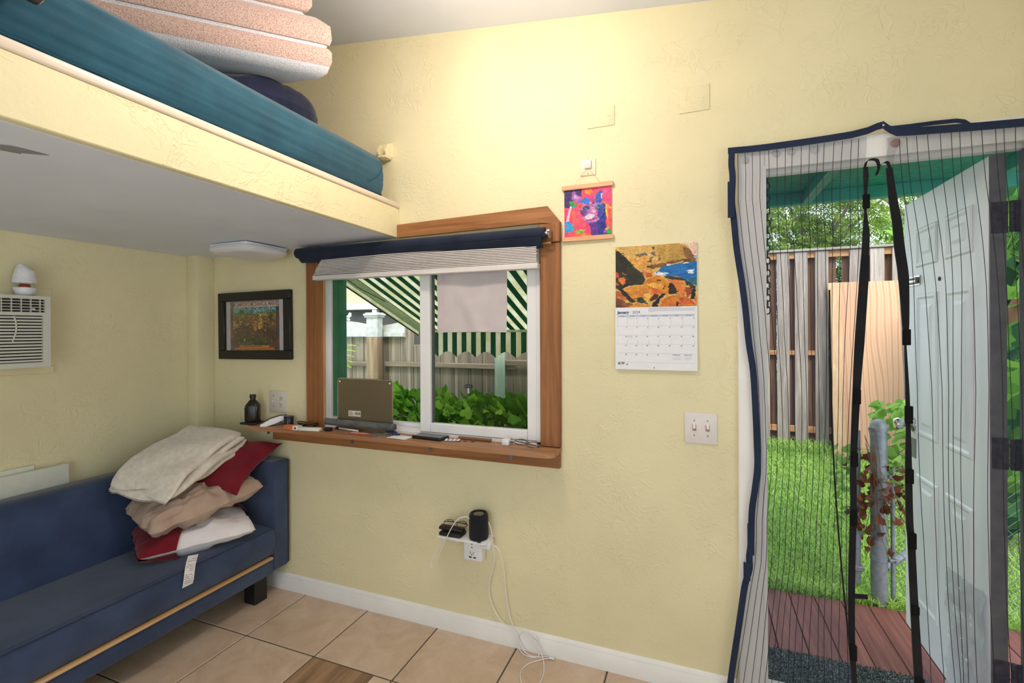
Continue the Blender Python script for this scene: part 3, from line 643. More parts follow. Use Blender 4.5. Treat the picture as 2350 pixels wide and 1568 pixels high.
for k in range(14):
    x = r2.uniform(.6, 2.2); p = [(x + .12 * i * (1 if k % 2 else -1), .60 + .03 * math.sin(i + k), htop(x) - .12 - .05 * i + .04 * math.sin(i * 2 + k)) for i in range(5)]
    obj('stem', MB().tube(catmull(p, 3), .003, 5), plain('vine_stem', (122, 110, 60), .8), hd, True)
tw = thing('shrub_sprig', 'thin yellow-green sprig in front of the grey fence', 'twig', (-.5, 1.52, -.25))
obj('main_stem', MB().tube(catmull([(-.5, 1.52, -.25), (-.48, 1.5, .5), (-.46, 1.5, 1.28)], 5), .005, 6), plain('yellow_stem', (196, 196, 90), .7), tw, True)
for k in range(5):
    p = [(-.45, 1.5, 1.27 - .03 * k), (-.3, 1.48, 1.26 + .03 * (k - 2)), (-.1 + .02 * k, 1.46, 1.20 + .05 * (k - 1.5))]
    b = obj('stem', MB().tube(catmull(p, 4), .003, 5), plain('yellow_stem', (196, 196, 90), .7), tw, True)
    for q in catmull(p, 4)[2:]: inst('leaf', LEAF, b, q, leaf_rot(r2), (.03,) * 3)
# ------------------------------------------------------------------ outside the door: porch, deck, yard, fence, trees
gz = lambda x, y: -.25 + max(0, y - 1.5) * .055
obj('ground', MB().grid(lambda u, v: (-9 + 20 * u, .12 + 12 * v, gz(0, .12 + 12 * v) + .015 * noise.noise(Vector((u * 40, v * 24, 0)))), 60, 40), plain('lawn_soil', (104, 136, 56), .95, var=.2, scale=6), kind='structure')
pr = obj('roof_porch', MB().box(3.0, 4.9, .12, 1.24, 2.275, 2.30), M_TEALD, kind='structure')
obj('beam', MB().rbox(3.0, 4.9, 1.2, 1.25, 2.203, 2.2748, .003, 1), M_TEAL, pr)
for x in (3.02, 3.43, 4.22): obj('rafter', MB().rbox(x, x + .045, .13, 1.199, 2.206, 2.2745, .003, 1), M_TEAL, pr)
obj('roof_sheet', MB().box(2.95, 5.0, .12, 1.35, 2.301, 2.32), plain('grey_roof_sheet', (140, 140, 138), .7), pr)
for x in (3.02, 4.8): obj('porch_column', MB().rbox(x, x + .06, 1.19, 1.26, -.2, 2.2025, .004, 1), M_TEAL, pr)
dk = thing('porch_deck', 'red-stained wooden deck outside the open door', 'deck', (3.5, .8, -.25))
M_DECK = wood('red_stained_plank', (96, 54, 48), (144, 92, 82), 'Y', .6, .9, rand=.14, knots=False, bump=.2)
plk = mesh_of(MB().rbox(.002, .1385, 0, 1.24, -.025, 0, .003, 1), M_DECK, name='plank')
for k in range(-6, 11): inst('plank', plk, dk, (3.233 + k * .1405, .14, -.2))
obj('joist', MB().box(2.4, 4.75, .2, .24, -.3, -.226).box(2.4, 4.75, 1.3, 1.34, -.3, -.226), wood('deck_joist', (90, 70, 56), (130, 104, 84), 'X', .8), dk)
mt = thing('door_mat', 'dark green-grey bristle doormat on the red deck', 'doormat', (3.45, .45, -.2))
M_MAT = NT('bristle_mat'); c = M_MAT.ramp(M_MAT.noise(M_MAT.coords(), 220, 3, .7), [(.36, lin((20, 26, 24))), (.5, lin((60, 72, 70))), (.62, lin((176, 184, 182)))]); M_MAT.set(c, .9)
obj('backing', MB().rbox(3.0, 3.845, .16, .73, -.1995, -.19, .004, 1), M_MAT.m, mt)
m = MB(); r3 = random.Random(5)
for k in range(9000):
    x = r3.uniform(3.0, 3.845); y = r3.uniform(.42, .732); h = r3.uniform(.008, .018); a = r3.uniform(0, 6.3); dx = .0025 * math.cos(a); dy = .0025 * math.sin(a)
    m.add([(x - dx, y - dy, -.191), (x + dx, y + dy, -.191), (x + r3.uniform(-.006, .006), y + r3.uniform(-.006, .006), -.19 + h)], [(0, 1, 2)])
obj('bristles', m, M_MAT.m, mt, kind='stuff')
# lawn
m = MB(); r4 = random.Random(11)
for k in range(42000):
    y = 1.40 + 3.5 * r4.random() ** 1.3; x = r4.uniform(3.0 + .15 * (y - 1.4), 4.6 + .55 * (y - 1.4))
    tall = 1.0 + (1.2 if y > 4.55 else 0) + (.5 if y < 1.5 else 0)
    h = r4.uniform(.03, .085) * tall; a = r4.uniform(0, 6.3); w_ = r4.uniform(.0026, .005) * (1 + .25 * (y - 1.4)); dx = w_ * math.cos(a); dy = w_ * math.sin(a)
    b = r4.uniform(0, 6.3); l = h * r4.uniform(.3, 1.1); z = gz(x, y); ex = l * math.cos(b); ey = l * math.sin(b)
    m.add([(x - dx, y - dy, z), (x + dx, y + dy, z), (x + dx * .8 + ex * .35, y + dy * .8 + ey * .35, z + h * .65), (x - dx * .8 + ex * .35, y - dy * .8 + ey * .35, z + h * .65), (x + ex, y + ey, z + h)], [(0, 1, 2, 3), (3, 2, 4)])
tg = NT('grass_blade'); c = tg.ramp(tg.noise(tg.coords(), 30, 4, .7), [(.3, lin((124, 160, 66))), (.5, lin((168, 204, 98))), (.72, lin((214, 230, 156)))]); tg.set(c, .55, 0, .3)
_t = tg.add('ShaderNodeBsdfTranslucent'); tg.l.new(c, _t.inputs[0]); _x = tg.add('ShaderNodeMixShader'); _x.inputs[0].default_value = .35
tg.l.new(tg.b.outputs[0], _x.inputs[1]); tg.l.new(_t.outputs[0], _x.inputs[2]); tg.l.new(_x.outputs[0], tg.out.inputs[0])
obj('grass', m, tg.m, kind='stuff', label='bright green uncut lawn between the deck and the tall fence', cat='grass')
# tall shadow-box fence
tfn = thing('tall_fence', 'tall timber fence of alternating grey and brown boards across the yard', 'fence', (5, 4.9, -.1))
M_FG2 = wood('silver_fence_board', (126, 112, 104), (196, 184, 178), 'Z', .8, .9, rand=.15)
M_FB2 = wood('brown_fence_board', (84, 58, 42), (142, 106, 82), 'Z', .8, .9, rand=.15)
M_FR2 = wood('orange_fence_rail', (150, 98, 62), (206, 156, 112), 'X', .7, .9)
fb = mesh_of(MB().rbox(0, .143, 0, .018, 0, 2.50, .003, 1), M_FG2, name='fence_board'); fb2 = mesh_of(MB().rbox(0, .143, 0, .018, 0, 2.44, .003, 1), M_FB2, name='fence_board')
for x in (3.35, 3.575, 3.80, 4.002, 4.226, 4.587, 4.80, 5.02, 5.24, 5.46, 5.68, 5.9, 6.12, 6.34, 6.56): inst('fence_board', fb, tfn, (x, 4.9, -.06))
for x in (3.24, 3.47, 3.665, 3.90, 4.115, 4.325, 4.53, 4.70, 4.92, 5.13, 5.35, 5.57, 5.79, 6.01, 6.23, 6.45): inst('fence_board', fb2, tfn, (x, 4.985, -.06))
obj('cap_rail', MB().rbox(2.6, 7.2, 4.88, 5.03, 2.445, 2.475, .004, 1), wood('grey_cap_rail', (120, 112, 106), (176, 168, 160), 'X', .8), tfn)
for z0, z1 in ((2.36, 2.443), (1.13, 1.19), (.15, .23)): obj('rail', MB().rbox(2.6, 7.2, 4.92, 4.965, z0, z1, .004, 1), M_FR2, tfn)
tl_ = Matrix.Translation((0, 4.58, -.09)) @ Matrix.Rotation(-.125, 4, 'X')
M_PLY = NT('plywood_face'); _v = M_PLY.coords((5, 5, .55)); _w = M_PLY.add('ShaderNodeTexWave'); _w.wave_type = 'BANDS'; _w.bands_direction = 'X'; _w.inputs['Scale'].default_value = 1.1; _w.inputs['Distortion'].default_value = 9; _w.inputs['Detail'].default_value = 2; _w.inputs['Detail Scale'].default_value = .7; M_PLY.l.new(_v, _w.inputs['Vector'])
M_PLY.set(M_PLY.ramp(_w.outputs['Fac'], [(.1, lin((208, 164, 134))), (.5, lin((218, 178, 150))), (.9, lin((198, 150, 120)))]), .7, 0, .25)
ply = obj('plywood_sheet', MB().rbox(4.385, 5.06, 0, .018, 0, 2.14, .002, 1).tf(tl_), M_PLY.m, label='pale plywood sheet leaning on the tall fence', cat='plywood', loc=(4.7, 4.6, -.1))
obj('pine_board', MB().rbox(4.345, 4.475, -.03, -.004, 0, 2.13, .003, 1).tf(tl_), wood('pale_pine', (196, 154, 116), (222, 188, 154), 'Z', .65, .8), smooth=True, label='pale pine board leaning along the plywood edge', cat='board', loc=(4.41, 4.56, -.1))
# galvanised gate post with chain link and creeper
M_GALV = plain('galvanised_pipe', (116, 120, 127), .5, .35, var=.12, scale=25)
gp = thing('gate_post', 'galvanised round gate post with a domed cap at the deck edge', 'post', (3.867, 1.44, -.25))
obj('pipe', MB().cyl((3.867, 1.44, -.25), (3.867, 1.44, .852), .043, n=24), M_GALV, gp, True)
obj('cap', MB().lathe((3.867, 1.44, .845), [(.048, 0), (.049, .016), (.045, .02), (.043, .036), (.033, .055), (.017, .066), (.004, .069)], 24), M_GALV, gp, True)
for z in (.06, .56): 
    b = obj('clamp_band', MB().lathe((3.867, 1.44, z), [(.0445, 0), (.047, .002), (.047, .026), (.0445, .028)], 24), M_GALV, gp, True)
    obj('bolt', MB().rbox(3.905, 3.955, 1.40, 1.425, z + .004, z + .024, .003, 1).cyl((3.94, 1.385, z + .014), (3.94, 1.44, z + .014), .007, n=8), M_GALV, b)
gt = thing('chain_link_gate', 'chain-link gate pipes beside the galvanised post', 'gate', (4.0, 1.5, -.2))
obj('frame_pipe', MB().cyl((3.765, 1.49, -.12), (3.765, 1.49, .83), .023, n=14), M_GALV, gt, True)
obj('tension_bar', MB().cyl((3.945, 1.47, -.2), (3.945, 1.47, .62), .012, n=10), M_GALV, gt, True)
obj('brace_pipe', MB().cyl((3.93, 1.55, -.03), (4.6, 2.2, .16), .022, n=12), M_GALV, gt, True)
for z in (-.04, .30): obj('hinge_clip', MB().rbox(3.735, 3.80, 1.46, 1.52, z, z + .03, .004, 1), M_GALV, gt)
m = MB()
for k in range(-16, 20):
    for s_ in (1, -1):
        x0 = 3.95 + k * .055; a = Vector((x0, 1.475 + s_ * .001, -.2)); b = Vector((x0 + s_ * .95, 1.475 + s_ * .001, .75))
        lo, hi = (3.95, 4.65)
        t0, t1 = sorted(((lo - a.x) / (b.x - a.x), (hi - a.x) / (b.x - a.x))); t0 = max(t0, 0); t1 = min(t1, 1)
        if t1 - t0 > .05: m.cyl(a.lerp(b, t0), a.lerp(b, t1), .0016, n=4, caps=False)
obj('wire_mesh', m, M_GALV, gt)
cv = thing('creeper', 'heart-leaved creeper with dry brown leaves climbing the gate post', 'creeper', (3.95, 1.5, -.2))
r5 = random.Random(21)
M_YG = leaf_mat('creeper_leaf', (104, 158, 60), (190, 220, 130)); LEAF2 = leaf_mesh(M_YG, fold=.1)
def heart():
    out = [(0, .12), (.16, 0), (.36, .04), (.46, .24), (.40, .48), (.2, .8), (0, 1.0)]
    m = MB(); z = lambda x, y: -.12 * abs(x) - .08 * y * y
    vs = [(0, .12, 0), (0, .5, -.02), (0, 1, -.1)] + [(x, y, z(x, y)) for x, y in out[1:-1]] + [(-x, y, z(x, y)) for x, y in out[1:-1]]
    m.add(vs, [(0, 3, 4, 5), (0, 5, 6, 1), (1, 6, 7, 2), (0, 10, 9, 8), (0, 1, 11, 10), (1, 2, 12, 11)]); return mesh_of(m, M_YG, True, 'leaf')
HEART = heart()
for k in range(190):
    x = 3.86 + abs(r5.gauss(.18, .12)); z = .98 - abs(r5.gauss(0, .26)) ; y = 1.40 + r5.uniform(0, .22) if x > 3.92 else 1.50 + r5.uniform(0, .1)
    inst('leaf', HEART, cv, (x, y, z), Euler((r5.uniform(.4, 1.5), r5.uniform(-.6, .6), r5.uniform(2.2, 4.2))), (r5.uniform(.05, .085),) * 3)
for k in range(60):
    inst('leaf', HEART if k % 2 else LEAF2, cv, (r5.uniform(3.66, 3.80), r5.uniform(1.5, 1.75), r5.uniform(.15, .68)), leaf_rot(r5), (r5.uniform(.04, .07),) * 3)
for k in range(110):
    inst('leaf', LEAFDRY, cv, (3.74 + abs(r5.gauss(.0, .16)) + .0, r5.uniform(1.36, 1.46) if r5.random() < .5 else r5.uniform(1.5, 1.6), r5.gauss(.42, .16)), Euler((r5.uniform(.2, 2.8), r5.uniform(-1, 1), r5.uniform(0, 6))), (r5.uniform(.035, .065),) * 3)
for k in range(9):
    p = [(3.80 + .03 * math.sin(k * 2 + i) + .03 * i * (k % 3), 1.375 + .02 * math.cos(i + k), .72 - .16 * i + .05 * (k % 4)) for i in range(5)]
    obj('stem', MB().tube(catmull(p, 4), .0016, 5), plain('dry_stem', (96, 64, 46), .8), cv, True)
# trees behind the tall fence
def tree(name, label, centre, radii, n, size, cols, seed, trunk, group='trees behind the tall fence'):
    r = random.Random(seed); T = thing(name, label, 'tree', (trunk[0], trunk[1], -.1), group)
    m = MB(); mm = MB()
    for k in range(n):
        d_ = Vector((r.gauss(0, 1), r.gauss(0, 1), r.gauss(0, 1))).normalized() * r.random() ** .45
        cl = Vector((noise.noise(d_ * 3 + Vector((seed, 0, 0))), noise.noise(d_ * 3 + Vector((0, seed, 0))), noise.noise(d_ * 3 + Vector((0, 0, seed))))) * .35
        p = Vector(centre) + Vector(((d_.x + cl.x) * radii[0], (d_.y + cl.y) * radii[1], (d_.z + cl.z) * radii[2]))
        e = Euler((r.uniform(-.9, .9), r.uniform(-.9, .9), r.uniform(0, 6.3))).to_matrix(); s_ = size * r.uniform(.6, 1.3)
        for j in range(3):
            o_ = e @ Vector((0, j * .5 * s_, 0)); a = e @ Vector((s_ * .55, .35 * s_, -.1 * s_)); b = e @ Vector((-s_ * .55, .35 * s_, -.1 * s_)); c_ = e @ Vector((.0, .16 * s_, 0))
            m.add([p + o_, p + o_ + a, p + o_ + c_ * 1.6], [(0, 1, 2)]); m.add([p + o_, p + o_ + b, p + o_ + c_ * 1.6], [(0, 2, 1)])
    obj('crown', m, leaf_noise(name + '_leaf', *cols), T, kind='stuff')
    tr_ = obj('trunk', MB().tube(catmull([(trunk[0], trunk[1], -.1), (trunk[0] + .1, trunk[1], 1.2), tuple(Vector(centre) - Vector((0, 0, radii[2] * .3)))], 5), [.13 - .004 * i for i in range(11)], 9), plain('tree_bark', (112, 98, 84), .9, var=.2), T, True)
    for k in range(6):
        a = k * 1.05; obj('branch', MB().tube(catmull([tuple(Vector(centre) - Vector((0, 0, radii[2] * .5))), tuple(Vector(centre) + Vector((radii[0] * .4 * math.cos(a), radii[1] * .4 * math.sin(a), 0))), tuple(Vector(centre) + Vector((radii[0] * .8 * math.cos(a), radii[1] * .8 * math.sin(a), radii[2] * .4)))], 4), [.05 - .005 * i for i in range(9)], 6), plain('tree_bark', (112, 98, 84), .9), T, True)
    return T
def leaf_noise(name, a, b):
    t = NT(name); c = t.ramp(t.noise(t.coords(), 3.5, 5, .7), [(.32, lin(a)), (.68, lin(b))]); t.set(c, .6, 0, .25)
    tl = t.add('ShaderNodeBsdfTranslucent'); t.l.new(c, tl.inputs[0]); mx = t.add('ShaderNodeMixShader'); mx.inputs[0].default_value = .35
    t.l.new(t.b.outputs[0], mx.inputs[1]); t.l.new(tl.outputs[0], mx.inputs[2]); t.l.new(mx.outputs[0], t.out.inputs[0]); return t.m
tree('feathery_tree', 'feathery bright green tree rising over the fence by the house wall', (4.7, 7.3, 3.2), (1.4, .6, 1.3), 8400, .085, ((88, 124, 44), (168, 190, 84)), 4, (4.6, 7.3))
tree('broad_tree', 'open darker tree with pale sky gaps behind the plywood', (7.1, 9.3, 3.9), (1.8, .7, 1.6), 3400, .10, ((62, 98, 44), (128, 158, 78)), 9, (6.8, 9.3))
tree('hedge_tree', 'dense dark green tree low behind the fence gaps', (5.3, 5.75, 1.5), (2.1, .3, 1.1), 3800, .10, ((38, 74, 30), (84, 120, 52)), 14, (5.6, 5.8))
# broad-leaved shrub seen past the hinge side
sb = thing('broadleaf_shrub', 'broad-leaved shrub with a leaning trunk seen past the door hinges', 'shrub', (5.1, 2.7, -.2))
r6 = random.Random(8); M_BL = leaf_mat('broad_leaf', (40, 92, 34), (138, 190, 70)); BL = leaf_mesh(M_BL, fold=.2)
M_BL2 = leaf_mat('broad_leaf_dark', (26, 66, 36), (70, 118, 66)); BL2 = leaf_mesh(M_BL2, fold=.2)  # second, darker green for the broad leaves
for k in range(190):
    y = r6.uniform(2.2, 3.4); x = 2.845 + .47 * (y + 2.06) + r6.gauss(.05, .22)
    z = r6.uniform(-.15, 2.6)
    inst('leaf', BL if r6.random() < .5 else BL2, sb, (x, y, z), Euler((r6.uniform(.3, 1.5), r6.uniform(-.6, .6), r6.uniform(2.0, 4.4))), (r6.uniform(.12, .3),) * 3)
obj('trunk', MB().tube(catmull([(5.0, 3.0, -.2), (5.02, 2.9, .8), (5.12, 2.8, 1.5), (5.3, 2.7, 2.1)], 5), .055, 10), wood('palm_trunk', (104, 72, 50), (160, 118, 84), 'Z', .9, .6, knots=False), sb, True)
for k in range(7):
    a = -1.2 + k * .42; p = [(5.1, 2.9, 2.0), (5.1 + .35 * math.sin(a), 2.8, 2.45), (5.1 + .9 * math.sin(a), 2.7, 2.4 - .1 * abs(a))]
    q = catmull(p, 8); b = obj('frond', MB().tube(q, .008, 5), M_BL, sb, True); m = MB()
    for i, t in enumerate(q[2:]):
        for s_ in (-1, 1): m.add([t, t + Vector((s_ * .05 + .05, .02, -.02)), t + Vector((s_ * .1 + .14, .03, -.16))], [(0, 1, 2)])
    obj('leaflets', m, M_BL, b, kind='stuff')
sb2 = thing('dark_bush', 'dark leafy bush low down past the door hinges', 'shrub', (5.3, 3.6, -.2))
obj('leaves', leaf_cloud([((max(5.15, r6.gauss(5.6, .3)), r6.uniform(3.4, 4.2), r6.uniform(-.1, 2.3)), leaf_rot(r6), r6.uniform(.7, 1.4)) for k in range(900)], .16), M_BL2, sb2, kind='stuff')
obj('stem', MB().tube([(5.3, 3.7, -.2), (5.35, 3.75, 1.2)], .02, 7), plain('tree_bark', (112, 98, 84), .9), sb2, True)
# hanging rain chain beside the door frame
ch = thing('rain_chain', 'black rain chain hanging by the white door frame', 'chain', (3.135, .32, 1.5))
lk = MB().tube([(.011 * math.cos(a * PI / 6), 0, .017 * math.sin(a * PI / 6)) for a in range(13)], .0028, 6); lkm = mesh_of(lk, plain('black_iron', (30, 28, 28), .6, .4), True, 'link')
for k in range(27): inst('link', lkm, ch, (3.135, .32, 2.258 - k * .0275), (0, 0, (k % 2) * PI / 2))
# ------------------------------------------------------------------ sofa with its pile of pillows
M_VELVET = fabric('blue_velvet', (42, 55, 84), (60, 77, 110), 260, .25, .75, 5, .35)
M_VELSEAT = fabric('blue_velvet_seat', (42, 55, 84), (60, 76, 108), 380, .25, .6, 6, .4)
so = thing('sofa', 'long navy velvet sofa with square arm and black legs under the loft', 'sofa', (.4, -1.0, 0))
SY0, SY1 = -2.02, -.122
obj('seat_cushion', MB().slab(lambda u, v: (.25 + .453 * v - (.012 if v > .98 else 0), SY0 + (SY1 - SY0) * u, .386 + .012 * math.sin(PI * min(1, v * 1.02)) + .004 * v - (.01 if v > .97 else 0)), 60, 24, (0, 0, -.13)), M_VELSEAT, so, True, 60)
obj('cushion_front', MB().slab(lambda u, v: (.703 + .012 * math.sin(PI * v), SY0 + (SY1 - SY0) * u, .391 - .135 * v), 50, 8, (-.02, 0, 0)), M_VELSEAT, so, True, 60)
obj('seam', MB().tube([(.7045, SY0 + (SY1 - SY0) * k / 40, .3925) for k in range(41)], .0035, 6), fabric('dark_piping', (34, 46, 72), None, 500, .2), so, True)
obj('backrest', MB().prism([(.245, .30), (.262, .40), (.235, .60), (.205, .722), (.185, .742), (.15, .75), (.07, .745), (.05, .72), (.05, .2), (.24, .2)], 'Y', SY0, -.03), M_VELVET, so, True, 50)
ARM = [(.245, .16), (.70, .16), (.705, .17), (.705, .735), (.69, .748), (.21, .752), (.2, .745), (.2, .16)]
obj('armrest', MB().prism(ARM, 'Y', -.118, -.028), M_VELVET, so, True, 30)
obj('armrest', MB().prism(ARM, 'Y', SY0 - .09, SY0 - .003), M_VELVET, so, True, 30)
M_BLK = plain('black_leg_stain', (26, 24, 26), .45)
obj('arm_back_panel', MB().box(.21, .704, -.0275, -.019, .17, .742), M_BLK, so, label='black panel on the outer side of the arm')
obj('base_rail', MB().rbox(.64, .70, SY0, -.119, .15, .228, .006, 2), M_VELVET, so, True)
obj('base_frame', MB().box(.06, .639, SY0, -.12, .15, .25), M_BLK, so)
obj('wood_strip', MB().rbox(.655, .712, SY0, -.128, .2285, .243, .006, 2), wood('light_oak_strip', (184, 140, 94), (222, 186, 142), 'Y', .5, .9), so, True, label='bare light oak strip along the front')
for x in (.12, .60):
    for y in (-.155, -1.06, -1.97): obj('leg', MB().rbox(x - .03, x + .05, y - .04, y + .04, 0, .15, .004, 1), M_BLK, so)

def pillow(a, b, h, M, n=30, wr=.012, seed=0, pinch=.10, flat=.5, u0=-1, u1=1, v0=-1, v1=1, puff=0.0, rc=0.0, edge=None, top=True, bot=True):
    """stuffed cushion: half length a, half width b, half thickness h"""
    m = MB()
    def pt(u, v, s):
        pu = 1 - pinch * (1 - abs(u) ** 2) * abs(v) ** 3 * 0; 
        x = a * u * (1 - pinch * (1 - v * v)) * (1 - rc * v * v); y = b * v * (1 - pinch * (1 - u * u)) * (1 - rc * u * u)
        t = max(0, (1 - abs(u) ** 3.4)) ** .5 * max(0, (1 - abs(v) ** 3.4)) ** .5
        w_ = noise.noise(Vector((u * 2.4 + seed, v * 2.1, s))) * wr * 1.6 + (abs(noise.noise(Vector((u * 3.5, v * 5.5 + seed, 3 + s))))) * -wr * 1.8
        z = s * (h * t * (1 if s > 0 else flat) + puff) + w_ * t ** .5
        return M @ Vector((x + wr * .5 * noise.noise(Vector((v * 4, seed, u))), y + wr * .6 * noise.noise(Vector((u * 4, seed, v))), z))
    ue = lambda q: u1 if edge is None else u1 + edge(v0 + (v1 - v0) * q)
    f = lambda s: (lambda p, q: pt(u0 + (ue(q) - u0) * p, v0 + (v1 - v0) * q, s))
    if top: m.grid(f(1), n, n)
    if bot: m.grid(f(-1), n, n)
    if puff and top and bot:
        pass
    return m
def axes(c, ex, ey):
    ex = Vector(ex).normalized(); ez = ex.cross(Vector(ey)).normalized(); return frame_mat(c, ex, ez.cross(ex), ez)
def lay(x, y, z, yaw, pitch=0, roll_=0): return Matrix.Translation((x, y, z)) @ Euler((math.radians(roll_), math.radians(pitch), math.radians(yaw)), 'XYZ').to_matrix().to_4x4()
M_MAROON = fabric('maroon_cotton', (104, 16, 30), (122, 24, 38), 500, .15, .85); M_TAN = fabric('tan_cotton', (168, 144, 128), (184, 160, 144), 500, .15, .85)
M_WCOT = fabric('white_cotton', (226, 220, 224), (238, 233, 236), 500, .1, .9); M_BLANK = fabric('cream_fleece', (204, 196, 184), (226, 219, 208), 170, .4, .95, 40, .9)
# bottom pillow: white ticking half out of its maroon case
L1 = lay(.485, -.395, .458, 63, 0, 4)
p1 = thing('white_pillow', 'white pillow half out of its maroon case at the bottom of the sofa pile', 'pillow', (.5, -.4, .39))
obj('ticking', pillow(.26, .19, .075, L1, wr=.014, seed=2, flat=.7, rc=.10), M_WCOT, p1, True, 70)
obj('pillowcase', pillow(.275, .205, .079, L1, wr=.016, seed=2, flat=.7, rc=.12, u0=-1, u1=-.22, puff=.006, n=28, edge=lambda v: .16 * math.sin(v * 2.2 + .6) + .06 * math.sin(v * 7)), M_MAROON, p1, True, 70, label='maroon pillowcase rucked back')
obj('case_edge', pillow(.272, .200, .079, L1, wr=.014, seed=2, flat=.7, rc=.10, v0=.15, v1=1, u0=-.4, u1=1, puff=.007, n=24), M_MAROON, p1, True, 70)
#cr = [(.64, -.165, .50), (.66, -.145, .53), (.655, -.15, .56), (.63, -.17, .565), (.62, -.18, .54), (.63, -.17, .50)]
#obj('case_fold', MB().tube(catmull(cr, 6), .014, 10), M_MAROON, p1, True)
lb = obj('care_label', MB().slab(lambda u, v: (.712 + .022 * v - .004 * math.sin(v * 5), -.592 + .047 * u - .045 * v, .452 - .012 * u - .112 * v + (.0 if v < .9 else .012 * (u - .5))), 6, 12, (-.0008, .0008, 0)), plain('white_satin_label', (226, 224, 226), .5), p1, True, label='long white printed care label')
m = MB()
for k in range(13):
    v = .1 + .066 * k
    if k in (2, 7): continue
    for j in range(7):
        u = .12 + .11 * j + rnd.uniform(-.01, .01)
        if rnd.random() < .8:
            q = Vector((.7135 + .022 * v - .004 * math.sin(v * 5), -.592 + .047 * u - .045 * v, .447 - .012 * u - .108 * v)); e1 = Vector((0, .047, -.012)).normalized() * .0045
            m.add([q, q + e1, q + e1 + Vector((0, 0, .0022)), q + Vector((0, 0, .0022))], [(0, 1, 2, 3)])
obj('label_print', m, plain('grey_ink', (130, 128, 134), .7), lb, kind='stuff')
obj('tan_pillow', pillow(.285, .20, .085, lay(.475, -.385, .618, 76, -9, 7), wr=.024, seed=9, flat=.6, rc=.13, n=44), M_TAN, smooth=True, angle=70, label='crumpled tan pillow in the middle of the sofa pile', cat='pillow', loc=(.47, -.37, .55))
obj('maroon_pillow', pillow(.25, .19, .06, axes((.455, -.245, .765), (-.95, -.2, .10), (-.1, .84, .46)), wr=.008, seed=4, flat=.7, pinch=.16), M_MAROON, smooth=True, angle=70, label='maroon pillow with pointed corners below the folded blanket', cat='pillow', loc=(.5, -.28, .68))
# folded fleece: four layers, folds towards the camera
bk = thing('folded_blanket', 'folded cream fleece blanket on top of the pillows', 'blanket', (.42, -.36, .77))
LB = axes((.395, -.40, .778), (-.12, .93, .25), (-.95, -.16, .10))
def layer(k, a, b, z, th, seed):
    def f(u, v):
        x = -a + 2 * a * u; t = 2 * v - 1; y = b * t
        zz = z * (.40 + .60 * math.sqrt(max(0, u))) + .014 * noise.noise(Vector((u * 3, v * 2, seed))) + .010 * math.sin(u * 11 + v * 4 + seed) * (1 - v) + .012 * (1 - abs(2 * u - 1) ** 3)
        zz -= .03 * max(0, .25 - u) * 4 * (1 if k > 0 else .6)
        return LB @ Vector((x + .012 * math.sin(v * 5 + seed), y + .012 * math.sin(u * 6 + seed), zz))
    m = MB(); n1, n2 = 34, 20; r0 = th / 2
    def g(u, w):
        r = r0 * (1 - .8 * abs(2 * u - 1) ** 10)
        # closed loop round the edge: w 0..1 top back->front, round nose, bottom front->back
        if w < .4: q = f(u, 1 - w / .4 * 1.0); return Vector(q) + Vector((0, 0, r))
        if w < .6:
            a_ = (w - .4) / .2 * PI; q = Vector(f(u, 0)); d_ = (LB.to_3x3() @ Vector((0, -1, 0))); return q + Vector((0, 0, r * math.cos(a_))) + d_ * r * math.sin(a_)
        q = f(u, (w - .6) / .4); return Vector(q) - Vector((0, 0, r))
    m.grid(g, n1, 40); return m
for k, (a, b, z, th) in enumerate(((.24, .15, -.012, .036), (.25, .165, .022, .036), (.245, .158, .055, .036), (.235, .145, .087, .034))): obj('fold', layer(k, a, b, z, th, k * 2.3), M_BLANK, bk, True, 80)
obj('corner_flap', MB().slab(lambda u, v: LB @ Vector((.08 + .05 * u, -.155 - .01 * v, .0 - .06 * v + .01 * u)), 6, 6, (.006, .004, 0)), M_BLANK, bk, True)
# white foam board behind the sofa
fbd = thing('foam_board', 'pale foam board standing behind the sofa back', 'board', (.03, -.9, .75))
M_FOAMB = plain('white_foam_board', (226, 228, 216), .6, var=.02)
obj('sheet', MB().rbox(.012, .045, -1.5, -.70, .45, .832, .006, 2), M_FOAMB, fbd, True)
obj('sheet', MB().rbox(.004, .0115, -1.5, -.815, .45, .852, .002, 1), M_FOAMB, fbd, True)
# ------------------------------------------------------------------ loft bed
mm = thing('loft_mattress', 'mattress in a teal fitted sheet on the loft platform', 'mattress', (.75, -1, 2.11))
M_TEALS = fabric('teal_sheet', (18, 68, 88), (30, 88, 110), 420, .35, .8, 6, .3)
def side(u, v):
    y = -.125 - 1.9 * u; z = 2.116 + .196 * v
    x = 1.408 + .018 * math.sin(PI * min(1, v * 1.1)) ** .7 - (.02 * max(0, v - .9) * 10) + .003 * noise.noise(Vector((u * 9, v * 7, 0))) + .0035 * noise.noise(Vector((u * 4, v * 24, 2)))
    return (x, y, z)
obj('sheet_side', MB().slab(side, 110, 26, (-.02, 0, 0)), M_TEALS, mm, True, 60)
obj('mattress_core', MB().rbox(.03, 1.402, -2.02, -.13, 2.1085, 2.312, .03, 4), M_TEALS, mm, True)
obj('hem', MB().tube([(1.418 + .002 * math.sin(k * .9), -.13 - 1.88 * k / 60, 2.1185 + .0015 * math.sin(k * 1.7)) for k in range(61)], .004, 6), fabric('dark_teal_hem', (20, 66, 84), None, 500, .1), mm, True)
obj('corner_seam', MB().tube(catmull([(1.4275, -.135, 2.26), (1.431, -.16, 2.215), (1.432, -.21, 2.175), (1.43, -.25, 2.155)], 5), .0015, 5), fabric('dark_teal_hem', (20, 66, 84), None), mm, True)
ft = thing('folded_foam_mattress', 'folded pink-beige foam mattress with white mesh underside on the loft bed', 'folding mattress', (1.0, -.9, 2.45))
